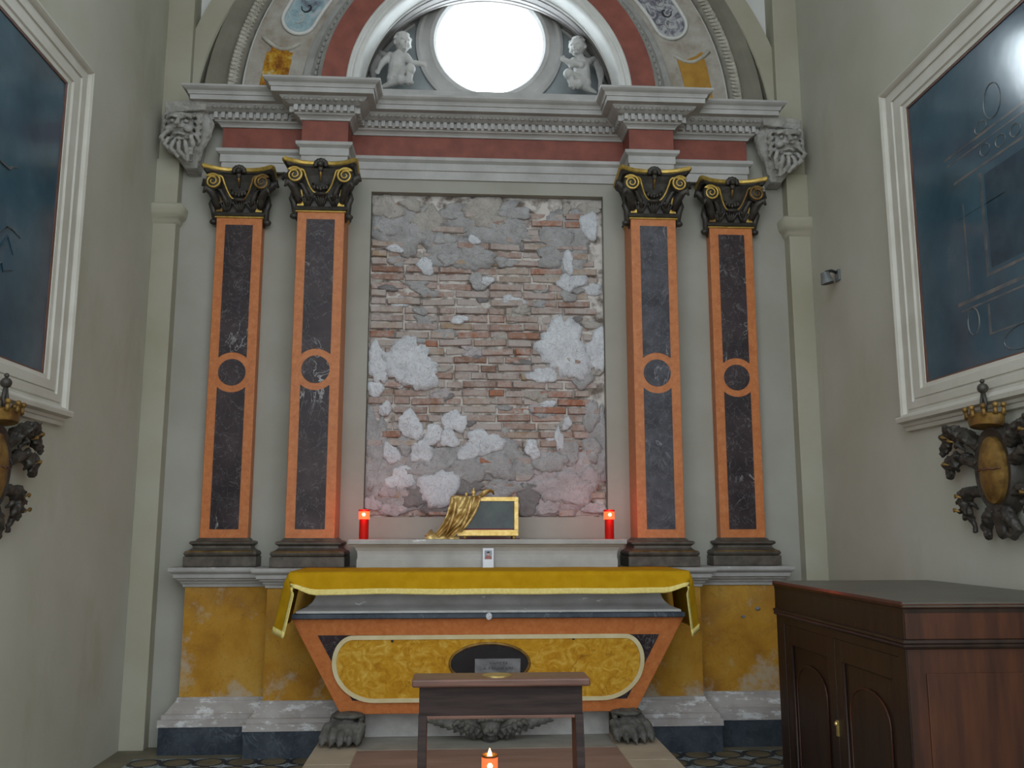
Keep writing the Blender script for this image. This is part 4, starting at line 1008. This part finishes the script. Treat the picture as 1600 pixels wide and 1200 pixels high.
# ================================================================== PUTTI
def build_putto(label, flip, P):
    """P maps body-part names to points (x, y, z) in world metres"""
    hT, hP = Vector(P['to']), Vector(P['head']); f0 = P['face']; K = .8
    P = {k: (hT+K*(Vector(v)-hP) if k not in ('face', 'to') else v) for k, v in P.items()}
    P['base'] = Vector((hT[0], .05, ZF))
    t = thing('putto', P['base'], label, 'sculpture', 'stucco putti beside the round window')
    m = MB()
    def limb(names, rad, n=10):
        pts = [Vector(P[k]) for k in names]; rad = [.93*r for r in rad]; m.tube(pts, rad, n)
        for p, r in zip(pts, rad): m.ell(p, r*1.02, 10, 7)
    # torso
    limb(['pelvis', 'belly', 'chest', 'neck'], [.070, .074, .068, .034], 14)
    limb(['chest', 'l_sh'], [.055, .036]); limb(['chest', 'r_sh'], [.055, .036])
    limb(['l_sh', 'l_el', 'l_wr'], [.036, .030, .021]); limb(['r_sh', 'r_el', 'r_wr'], [.036, .030, .021])
    limb(['pelvis', 'l_hip', 'l_kn', 'l_an', 'l_toe'], [.066, .056, .045, .025, .016]); limb(['pelvis', 'r_hip', 'r_kn', 'r_an', 'r_toe'], [.066, .056, .045, .025, .016])
    for s in ('l', 'r'):
        w, e = Vector(P[s+'_wr']), Vector(P[s+'_el']); d = (w-e).normalized(); sd = d.cross(Vector((0, 1, .3))).normalized()
        h = w+d*.018; m.ell(h, .017, 8, 6)
        for k in range(4):
            off = sd*(.009*(k-1.5)); L = (.025, .030, .028, .022)[k]
            m.tube([h+off, h+off+d*L*.6, h+off+d*L+Vector((0, .002, -.008))], [.0065, .006, .004], 6)
        m.tube([h-sd*.010, h-sd*.021+d*.010, h-sd*.023+d*.020], [.007, .006, .004], 6)
    # head with face turned towards the window
    hm = MB(); body = m; m = hm
    hd, f = Vector(P['head']), Vector(P['face']).normalized(); up = Vector((0, 0, 1)); sd = f.cross(up).normalized(); up = sd.cross(f)
    body.tube([Vector(P['neck']), hd], [.030, .036], 10)
    m.ell(hd+up*.012, (.070, .070, .076), 16, 12); m.ell(hd+f*.016-up*.028, (.052, .052, .046), 14, 10)
    for s in (-1, 1):
        m.ell(hd+f*.050-up*.026+sd*s*.026, .022, 10, 7); m.ell(hd+f*.060+up*.014+sd*s*.026, (.018, .018, .006), 8, 5)
        m.ell(hd+sd*s*.070-up*.008, (.012, .012, .020), 8, 6)
    m.ell(hd+f*.074-up*.010, (.011, .011, .014), 8, 6); m.ell(hd+f*.064-up*.036, (.016, .013, .006), 8, 5); m.ell(hd+f*.056-up*.056, (.018, .016, .012), 8, 6)
    def shrink(mb):
        return mb.xform(lambda x, y, z: hd+.97*(Vector((x, y, z))-hd))
    shrink(hm); body.add(hm.v, hm.f); m = body
    o = obj('body', m, 'putto', t); sculpt(o, .005, 3)
    # curls
    m = MB(); random.seed(5)
    for k in range(46):
        a = random.uniform(0, 2*PI); e = random.uniform(.15, 1.45)
        d = up*math.sin(e)+(sd*math.cos(a)+f*math.sin(a)*.9)*math.cos(e)
        if d.dot(f) > .55 and d.dot(up) < .75: continue
        m.ell(hd+up*.014+d*.070, .016, 8, 6)
    shrink(m); o = obj('hair', m, 'putto', t); sculpt(o, .006, 2)
    # wing of overlapping feathers
    wr = Vector(P['wing']); sx = flip
    m = MB()
    for k in range(8):
        u = k/7
        root = wr+Vector((sx*.04*u, .02, .10-.09*u)); tip = wr+Vector((sx*(.10+.02*math.sin(PI*u)-.05*u), .035, .04-.24*u))
        m.tube([root, (root+tip)/2+Vector((sx*.02, -.008, 0)), tip], [.018, .021, .008], 8, flat=.45)
    m.tube([Vector(P['l_sh'] if sx < 0 else P['r_sh'])+Vector((0, .03, 0)), wr+Vector((0, .02, .08)), wr+Vector((sx*.05, .03, .11))], [.02, .027, .016], 8)
    o = obj('wing', m, 'putto', t); sculpt(o, .006, 2)
ZF = 4.753
build_putto('pale stucco putto left of the round window, kneeling with one arm stretched out', -1, dict(
    to=(-.677, .06, 5.15), base=(-.70, .05, ZF), pelvis=(-.715, .09, 4.845), belly=(-.70, .075, 4.925), chest=(-.695, .07, 5.01), neck=(-.675, .065, 5.085), head=(-.650, .055, 5.17), face=(.45, -.85, -.12),
    l_sh=(-.770, .075, 5.045), l_el=(-.845, .05, 4.955), l_wr=(-.868, .03, 4.885), r_sh=(-.615, .065, 5.035), r_el=(-.555, .035, 4.955), r_wr=(-.465, .02, 4.945),
    l_hip=(-.735, .06, 4.80), l_kn=(-.655, .0, 4.765), l_an=(-.790, .07, 4.735), l_toe=(-.84, .08, 4.722), r_hip=(-.66, .06, 4.835), r_kn=(-.565, -.02, 4.865), r_an=(-.575, .01, 4.735), r_toe=(-.545, -.03, 4.722), wing=(-.85, .12, 5.0)))
build_putto('pale stucco putto right of the round window, kneeling with hands joined', 1, dict(
    to=(.703, .06, 5.161), base=(.72, .05, ZF), pelvis=(.755, .09, 4.845), belly=(.745, .075, 4.925), chest=(.74, .07, 5.01), neck=(.725, .06, 5.085), head=(.705, .05, 5.17), face=(-.55, -.8, -.15),
    l_sh=(.665, .06, 5.03), l_el=(.635, .01, 4.965), l_wr=(.572, -.005, 5.005), r_sh=(.81, .075, 5.035), r_el=(.725, -.01, 4.955), r_wr=(.590, -.01, 4.995),
    l_hip=(.71, .06, 4.835), l_kn=(.60, -.02, 4.855), l_an=(.645, .01, 4.735), l_toe=(.615, -.03, 4.722), r_hip=(.775, .06, 4.80), r_kn=(.70, .0, 4.765), r_an=(.83, .07, 4.735), r_toe=(.875, .08, 4.722), wing=(.86, .12, 5.0)))

# ================================================================== CARVED MASK CORBELS
def build_mask(sx, label):
    bx = sx*2.24; y = -.10
    t = thing('mask_corbel', (bx, .0, 4.0), label, 'corbel', 'carved mask corbels')
    X = lambda d: bx-sx*d          # d positive towards the altar
    m = MB()
    # abacus-like head block and the wedge of the corbel
    m.loft([[(X(-.13), .05, 4.40), (X(.16), .05, 4.43), (X(.16), -.20, 4.43), (X(-.13), -.20, 4.40)],
            [(X(-.13), .05, 4.47), (X(.18), .05, 4.52), (X(.18), -.22, 4.52), (X(-.13), -.22, 4.47)]])
    m.loft([[(X(.0), .05, 4.0), (X(.09), .05, 4.0), (X(.09), -.09, 4.02), (X(.0), -.09, 4.02)],
            [(X(-.12), .05, 4.18), (X(.11), .05, 4.18), (X(.11), -.14, 4.18), (X(-.12), -.14, 4.18)],
            [(X(-.12), .05, 4.42), (X(.13), .05, 4.42), (X(.13), -.16, 4.42), (X(-.12), -.16, 4.42)]])
    # scroll at the side facing the altar
    m.tube([(X(.12), -.08, 4.42), (X(.15), -.10, 4.36), (X(.14), -.10, 4.27), (X(.10), -.09, 4.18), (X(.09), -.08, 4.08)], [.05, .055, .045, .035, .02], 8)
    # face: brow, eyes, nose, cheeks; acanthus locks curl round it
    m.ell((X(-.02), -.15, 4.30), (.10, .07, .10)); m.ell((X(-.02), -.20, 4.375), (.11, .045, .022))
    for d in (-.068, .036):
        m.tube([(X(d-.04), -.225, 4.345), (X(d), -.245, 4.362), (X(d+.04), -.235, 4.35)], [.010, .016, .010], 7)
        m.ell((X(d), -.222, 4.325), (.019, .016, .013)); m.ell((X(d*1.25), -.215, 4.272), (.034, .028, .026))
    m.tube([(X(-.016), -.235, 4.35), (X(-.016), -.262, 4.30), (X(-.016), -.272, 4.275)], [.013, .018, .024], 8)
    for d in (-.038, .006): m.ell((X(d), -.255, 4.270), (.014, .014, .012))
    m.tube([(X(-.06), -.215, 4.225), (X(-.016), -.228, 4.235), (X(.03), -.215, 4.225)], [.008, .012, .008], 7)
    m.tube([(X(-.05), -.21, 4.200), (X(-.016), -.222, 4.195), (X(.02), -.21, 4.200)], [.008, .013, .008], 7)
    for k, (d0, z0, d1, z1, d2, z2) in enumerate(((-.10, 4.25, -.135, 4.19, -.10, 4.13), (-.085, 4.20, -.105, 4.14, -.06, 4.09), (-.05, 4.175, -.06, 4.11, -.015, 4.06),
                                                  (-.01, 4.17, -.005, 4.10, .035, 4.045), (.035, 4.175, .05, 4.11, .055, 4.03), (.075, 4.22, .095, 4.15, .075, 4.08))):
        m.tube([(X(d0*.8), -.19, z0+.015), (X(d0), -.225, z0-.01), (X(d1), -.235, z1), (X(d2), -.20, z2), (X(d2+.018), -.165, z2+.012)], [.010, .016, .019, .014, .008], 7)
    for s in (-1, 1):
        for k in range(4):
            m.tube([(X(-.015+s*.075), -.17, 4.40-.048*k), (X(-.015+s*.115), -.195, 4.385-.05*k), (X(-.015+s*.135), -.17, 4.345-.05*k), (X(-.015+s*.112), -.155, 4.325-.05*k)], [.010, .016, .015, .008], 7)
    o = obj('carving', m, 'carved', t); sculpt(o, .006, 1, .014, .022)
build_mask(-1, 'grey carved grotesque mask corbel in the left corner beside the cornice')
build_mask(1, 'grey carved grotesque mask corbel in the right corner beside the cornice')

# ================================================================== SIDE PICTURES
def build_picture(sx, label):
    YN, YF_ = -1.372, -4.05; ZB, ZTp = 2.03, 4.085      # outer edges: end near the altar, end towards the nave
    t = thing('framed_painting', (sx*SX, (YN+YF_)/2, ZB), label, 'picture', 'large framed wall pictures')
    W_ = .265
    def rect(e): return [(YN-e, ZB+e*.72), (YN-e, ZTp-e*.80), (YF_+e, ZTp-e*.80), (YF_+e, ZB+e*.72)]
    def ringmesh(prof):
        m = MB(); rings = [[(sx*(SX-h), y, z) for y, z in rect(e)] for e, h in prof]
        return m.loft(rings, cap=(False, False))
    fr = obj('frame', ringmesh([(0, 0), (0, .05), (.012, .066), (.03, .07), (.045, .062), (.055, .042), (.075, .040), (.085, .048), (.135, .050), (.14, .040), (.155, .038), (.16, .046), (.225, .044), (.235, .034), (.262, .03), (.266, .015)]), 'frame', t, smooth='auto')
    obj('inner_fillet', ringmesh([(.262, .0), (.262, .026), (.276, .024), (.276, .0)]), 'framebrown', t)
    m = MB(); e = .270; r = rect(e); m.loft([[(sx*(SX-.012), y, z) for y, z in r], [(sx*(SX-.018), y, z) for y, z in r]]); cv = obj('canvas', m, 'canvas', t)
    # sill moulding under the frame
    m = MB()
    prof = [(0, ZB+.02), (.085, ZB+.02), (.09, ZB+.01), (.085, ZB-.012), (.05, ZB-.02), (.045, ZB-.035), (.035, ZB-.04), (.03, ZB-.06), (0, ZB-.065)]
    m.loft([[(sx*(SX-h), y, z) for h, z in prof] for y in (YN, YF_)]); obj('sill_moulding', m, 'frame', t)
    xs = lambda d: sx*(SX-.018-d)
    def strip(name, ya, yb, za, zb, mat, d=.0006):
        m = MB(); a, b = sorted((xs(0), xs(d))); m.box(a, b, min(ya, yb), max(ya, yb), za, zb); return obj(name, m, mat, cv)
    if sx > 0:
        # the painted altar frame on the blue ground
        for ya, yb, za, zb, k in ((-2.275, -2.30, 2.67, 3.20, 'paintline'), (-2.11, -2.122, 2.62, 3.10, 'paintline'), (-3.10, -3.125, 2.67, 3.20, 'paintline'), (-3.28, -3.292, 2.62, 3.10, 'paintline'),
                                  (-1.98, -3.40, 3.385, 3.40, 'paintline'), (-2.0, -3.38, 3.345, 3.355, 'paintline'), (-2.05, -3.33, 3.225, 3.24, 'paintline'), (-2.0, -3.4, 2.565, 2.585, 'paintline'), (-2.03, -3.37, 2.53, 2.54, 'paintline'),
                                  (-2.275, -3.125, 2.655, 2.67, 'paintline'), (-2.255, -2.275, 2.36, 2.52, 'paintline'), (-2.275, -3.1, 2.36, 2.37, 'paintline'), (-2.07, -2.47, 3.024, 3.028, 'paintdark'), (-2.32, -3.08, 2.69, 3.18, 'paintdark')):
            strip('painted_moulding', ya, yb, za, zb, k, .0004 if k == 'paintdark' else .0008)
        for cy, cz, ry, rz in ((-2.44, 3.52, .07, .09), (-2.33, 3.43, .05, .03), (-2.35, 3.30, .04, .03), (-2.48, 3.29, .04, .03), (-2.60, 3.29, .04, .03), (-2.13, 2.46, .05, .07), (-2.55, 2.30, .18, .06)):
            m = MB(); m.tube([(xs(.001), cy+ry*math.cos(2*PI*k/20), cz+rz*math.sin(2*PI*k/20)) for k in range(22)], .004, 5, flat=.3); obj('painted_scroll', m, 'paintline', cv)
    else:
        random.seed(4)
        for k in range(10):
            y = random.uniform(-2.0, -3.2); z = random.uniform(2.5, 3.6); pts = []
            for q in range(7): pts.append((xs(.001), y-.07*q+random.uniform(-.03, .03), z+random.uniform(-.06, .06)))
            m = MB(); m.tube(pts, [.004+.010*math.sin(PI*q/6) for q in range(7)], 5, flat=.3); obj('painted_stroke', m, 'paintline' if k % 2 else 'paintdark', cv)
build_picture(-1, 'dark blue painting in a cream frame on the left wall')
build_picture(1, 'dark blue painting with faint painted architecture in a cream frame on the right wall')

# ================================================================== COATS OF ARMS UNDER THE PICTURES
def build_arms(sx, cy, label):
    zc = 1.70; x0 = SX
    t = thing('coat_of_arms', (sx*SX, cy, zc), label, 'coat of arms', 'carved coats of arms under the pictures')
    X = lambda h: sx*(x0-h-.012)
    # local: u towards the altar (+y), v up
    def P(u, v, h): return (X(h), cy+u, zc+v)
    m = MB()
    m.loft([[P(.165*s*math.cos(2*PI*k/28), .225*s*math.sin(2*PI*k/28)-.01, h) for k in range(28)] for s, h in ((1, .0), (1, .05), (.9, .075), (.72, .06))]); bd = obj('cartouche_body', m, 'bronze', t, smooth='auto')
    m = MB()
    m.loft([[P(.105*s*math.cos(2*PI*k/28), .165*s*math.sin(2*PI*k/28)-.015, h) for k in range(28)] for s, h in ((1, .05), (.98, .082), (.7, .10), (.3, .108), (.02, .11))]); sh = obj('shield', m, 'golddull', t, smooth='auto')
    m = MB(); m.tube([P(-.10+.02*k, -.012+.004*math.sin(k*2), .098+.012*math.sin(PI*k/10)) for k in range(11)], .004, 6); obj('shield_bar', m, 'framebrown', sh, smooth=True)
    # crown
    m = MB(); m.loft([[P(w*math.cos(2*PI*k/20), v+.012*math.sin(2*PI*k/20), .085+w*.5*math.sin(2*PI*k/20)) for k in range(20)] for w, v in ((.11, .195), (.118, .21), (.122, .245), (.13, .25))]); cr = obj('crown_band', m, 'golddull', t, smooth='auto')
    for k in range(7):
        a = -PI*.08+PI*1.16*k/6; u, h = .125*math.cos(a), .085+.062*math.sin(a)
        m = MB(); m.tube([P(u, .245, h), P(u*1.06, .275, h*1.03)], [.014, .008], 6); m.ell(P(u*1.08, .288, h*1.04), .014, 8, 6); obj('crown_point', m, 'golddull', cr, smooth=True)
    m = MB(); m.tube([P(.0, .25, .09), P(.02, .31, .09), P(.0, .365, .088)], [.012, .008, .012], 6); m.tube([P(.0, .25, .09), P(-.02, .31, .09), P(.0, .365, .088)], [.012, .008, .012], 6); m.ell(P(0, .385, .088), .026, 10, 8); m.ell(P(0, .42, .088), .012, 8, 6); obj('crown_orb', m, 'bronze', cr, smooth=True)
    # scrolling acanthus at both sides
    for s in (-1, 1):
        m = MB()
        m.tube([P(s*.12, .10, .05), P(s*.2, .165, .06), P(s*.29, .185, .05), P(s*.38, .205, .04), P(s*.42, .17, .05), P(s*.395, .125, .07), P(s*.355, .14, .08)], [.034, .04, .044, .036, .034, .028, .016], 9)
        m.tube([P(s*.14, .02, .05), P(s*.24, .06, .06), P(s*.34, .06, .05), P(s*.405, .02, .06), P(s*.38, -.025, .07), P(s*.34, -.005, .08)], [.034, .036, .038, .032, .024, .012], 9)
        m.tube([P(s*.10, -.13, .05), P(s*.19, -.11, .05), P(s*.27, -.12, .05), P(s*.30, -.17, .05), P(s*.26, -.215, .06), P(s*.33, -.25, .04)], [.026, .03, .036, .034, .026, .012], 9)
        m.tube([P(s*.05, -.20, .05), P(s*.09, -.25, .06), P(s*.13, -.30, .05), P(s*.10, -.335, .06), P(s*.065, -.315, .07)], [.034, .034, .028, .02, .012], 9)
        m.tube([P(s*.27, -.23, .05), P(s*.24, -.28, .04), P(s*.245, -.315, .04)], [.018, .013, .012], 8)
        for k in range(11):
            a = k*.6; r0 = .07+.012*(k % 2)
            m.tube([P(s*(.35+.04*math.cos(a)), .12+.05*math.sin(a), .07), P(s*(.35+r0*math.cos(a)), .12+(r0+.03)*math.sin(a), .085), P(s*(.35+(r0+.02)*math.cos(a+.3)), .12+(r0+.045)*math.sin(a+.3), .05)], [.014, .019, .008], 7)
        for k in range(8):
            a = k*.8; m.tube([P(s*(.27+.03*math.cos(a)), -.165+.03*math.sin(a), .06), P(s*(.27+.065*math.cos(a)), -.165+.07*math.sin(a), .07), P(s*(.27+.08*math.cos(a+.35)), -.165+.085*math.sin(a+.35), .04)], [.012, .016, .007], 7)
        for k in range(5):
            m.tube([P(s*(.16+.045*k), .12+.02*k, .085), P(s*(.18+.045*k), .15+.022*k, .10), P(s*(.21+.045*k), .155+.02*k, .08)], [.008, .013, .006], 7)
        o = obj('scrollwork', m, 'bronze', t); sculpt(o, .0065, 1, .016, .02)
        for (u, v) in ((.30, .155), (.36, .18), (.36, .04), (.27, -.13), (.29, -.2)):
            m = MB(); m.tube([P(s*(u-.03), v-.012, .105), P(s*u, v, .115), P(s*(u+.03), v-.01, .10)], [.004, .010, .004], 6); obj('gilt_touch', m, 'golddull', t, smooth=True)
    m = MB(); m.ell(P(0, -.24, .05), (.03, .07, .05)); m.ell(P(0, -.30, .05), (.025, .04, .045)); o = obj('lower_leaf', m, 'bronze', t); sculpt(o, .008, 1, .012, .03)
build_arms(-1, -2.17, 'dark carved coat of arms under the painting on the left wall')
build_arms(1, -2.29, 'dark carved coat of arms with gilt crown and oval shield on the right wall')

# ================================================================== SMALL WALL SPOTLIGHT
def build_spot():
    y, z = -.52, 3.155
    t = thing('wall_spotlight', (SX, y, z), 'small grey metal spotlight on the right wall near the corner', 'spotlight')
    m = MB(); m.box(SX-.015, SX, y-.035, y+.035, z-.03, z+.05); obj('wall_plate', m, 'metalgrey', t, bevel=.004)
    m = MB(); m.tube([(SX-.01, y, z+.03), (SX-.05, y, z+.045), (SX-.09, y, z+.035), (SX-.10, y, z+.0)], .011, 8); obj('arm', m, 'metaldark', t, smooth=True)
    m = MB(); m.tube([(SX-.10, y, z+.03), (SX-.092, y, z-.005), (SX-.085, y, z-.035), (SX-.082, y, z-.045)], [.03, .034, .045, .046], 14); hd = obj('lamp_head', m, 'metalgrey', t, smooth='auto')
    m = MB(); m.tube([(SX-.082, y, z-.0455), (SX-.0815, y, z-.050)], [.042, .042], 14); obj('lens', m, 'metaldark', hd)
build_spot()

# ================================================================== KNEELER
def build_kneeler():
    t = thing('kneeler', (-.03, -2.65, FLOOR), 'dark wooden kneeler with reddish top in front of the altar', 'kneeler')
    x0, x1 = -.398, .338
    m = MB(); m.box(x0, x1, -2.66, -2.49, .762, .795); obj('armrest_top', m, 'woodtop', t, bevel=.008, seg=3)
    m = MB(); m.box(x0+.03, x1-.03, -2.625, -2.60, .645, .763); obj('front_panel', m, 'wood', t, bevel=.002)
    m = MB(); m.box(x0+.03, x1-.03, -2.52, -2.50, .66, .763); obj('back_panel', m, 'wood', t, bevel=.002)
    m = MB(); m.box(x0+.032, x1-.032, -2.628, -2.59, .632, .645); obj('panel_bead', m, 'woodtop', t, bevel=.002)
    for x in (x0+.028, x1-.028-.034):
        # bowed leg cut from a plank
        pts = []; back = []
        for k in range(13):
            f = k/12; z = .648+(FLOOR-.648)*f
            bow = .055*math.sin(PI*min(1, f*1.25))
            pts.append((-2.632-bow+.03*f, z)); back.append((-2.505-bow*.45+.0*f, z))
        m = MB(); m.prism_yz(pts+back[::-1], x, x+.034); obj('leg', m, 'wood', t, bevel=.002)
    m = MB(); m.box(x0+.06, x1-.06, -2.60, -2.57, .02, .09); obj('stretcher', m, 'wood', t, bevel=.003)
    m = MB(); m.box(x0+.02, x1-.02, -3.02, -2.66, .06, .09); obj('kneeling_board', m, 'woodtop', t, bevel=.006)
    for x in (x0+.03, x1-.07):
        m = MB(); m.box(x, x+.04, -3.0, -2.62, FLOOR, .06); obj('board_bearer', m, 'wood', t, bevel=.003)
    m = MB(); m.loft([[(-.045+.062*s*math.cos(2*PI*k/28), -2.575+.05*s*math.sin(2*PI*k/28), z) for k in range(28)] for s, z in ((1, .795), (1, .798), (.92, .8)) ]); obj('brass_disc', m, 'brass', t)
build_kneeler()

# ================================================================== CABINET
def build_cabinet():
    x0, x1, y0, y1, zt = 1.545, SX-.02, -2.95, -1.50, 1.12
    t = thing('sacristy_cabinet', ((x0+x1)/2, (y0+y1)/2, FLOOR), 'large dark mahogany cabinet with panelled doors against the right wall', 'cabinet')
    e = .035
    m = MB(); m.box(x0-.01, x1, y0-.015, y1+.015, zt-.022, zt); obj('tabletop', m, 'cabtop', t, bevel=.004)
    P = [(x0, y1), (x0, y0), (x1, y0)]
    def around(prof, name, mat):
        m = MB(); m.sweep(P, prof); return obj(name, m, mat, t)
    around([(.012, zt-.024), (.016, zt-.012), (.012, zt-.0005)], 'top_edge', 'mahog')
    around([(-.02, zt-.05), (.004, zt-.045), (.006, zt-.03), (.012, zt-.022)], 'top_moulding', 'mahogdark')
    # carcass
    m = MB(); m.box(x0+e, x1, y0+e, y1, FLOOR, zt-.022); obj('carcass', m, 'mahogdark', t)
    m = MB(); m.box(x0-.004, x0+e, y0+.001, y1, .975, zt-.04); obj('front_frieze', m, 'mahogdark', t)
    m = MB(); m.box(x0+.001, x1, y0-.004, y0+e, .976, zt-.041); obj('end_frieze', m, 'mahog', t)
    around([(.004, .975), (.016, .972), (.018, .962), (.012, .955), (.016, .948), (.010, .940), (0, .936)], 'waist_moulding', 'mahogdark')
    # end panel with framed field
    m = MB(); m.box(x0+.004, x1, y0+.002, y0+e, FLOOR, .938); ep = obj('end_panel', m, 'mahog', t)
    m = MB(); m.box(x0+.075, x1-.075, y0-.004, y0+.01, .05, .845); obj('end_field', m, 'mahog', ep, bevel=.003)
    # front: stiles, rails, two panelled doors
    for ya, yb in ((y1-.11, y1), (y0+.006, y0+.065)):
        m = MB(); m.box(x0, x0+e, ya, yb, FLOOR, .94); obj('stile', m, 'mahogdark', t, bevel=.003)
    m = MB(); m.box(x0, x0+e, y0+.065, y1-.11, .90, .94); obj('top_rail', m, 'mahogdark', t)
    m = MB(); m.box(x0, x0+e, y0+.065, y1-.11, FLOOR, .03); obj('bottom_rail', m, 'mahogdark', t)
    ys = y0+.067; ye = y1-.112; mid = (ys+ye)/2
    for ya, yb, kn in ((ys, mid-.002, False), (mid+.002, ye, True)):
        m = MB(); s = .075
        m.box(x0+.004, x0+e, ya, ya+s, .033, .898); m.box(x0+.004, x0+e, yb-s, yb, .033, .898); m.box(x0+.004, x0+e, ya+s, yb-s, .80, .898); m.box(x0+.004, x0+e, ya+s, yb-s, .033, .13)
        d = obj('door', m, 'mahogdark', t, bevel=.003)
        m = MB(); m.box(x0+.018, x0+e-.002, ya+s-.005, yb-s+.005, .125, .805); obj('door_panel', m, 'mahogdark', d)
        m = MB(); P2 = [(ya+s, .13), (ya+s, .80), (yb-s, .80), (yb-s, .13)]
        m.tube([(x0+.012, y, z) for y, z in P2+P2[:2]], .009, 6); obj('panel_bead', m, 'mahogdark', d, smooth=True)
        # raised arched field
        cy = (ya+yb)/2; hw = (yb-ya)/2-s-.05; pts = [(cy-hw, .2), (cy+hw, .2)]
        for k in range(13): a = PI*k/12; pts.append((cy+hw*math.cos(a), .60+.12*math.sin(a)))
        m = MB(); m.prism_yz(pts, x0+.012, x0+.02); obj('arched_field', m, 'mahogdark', d, bevel=.003)
        m = MB(); m.tube([(x0+.011, y, z) for y, z in pts+pts[:2]], .004, 5); obj('inlay_line', m, 'mahog', d, smooth=True)
    m = MB(); m.box(x0-.004, x0+.004, mid-.008, mid+.008, .46, .53); m.ell((x0-.006, mid, .515), (.008, .011, .011), 8, 6); obj('keyhole_plate', m, 'brass', t)
build_cabinet()
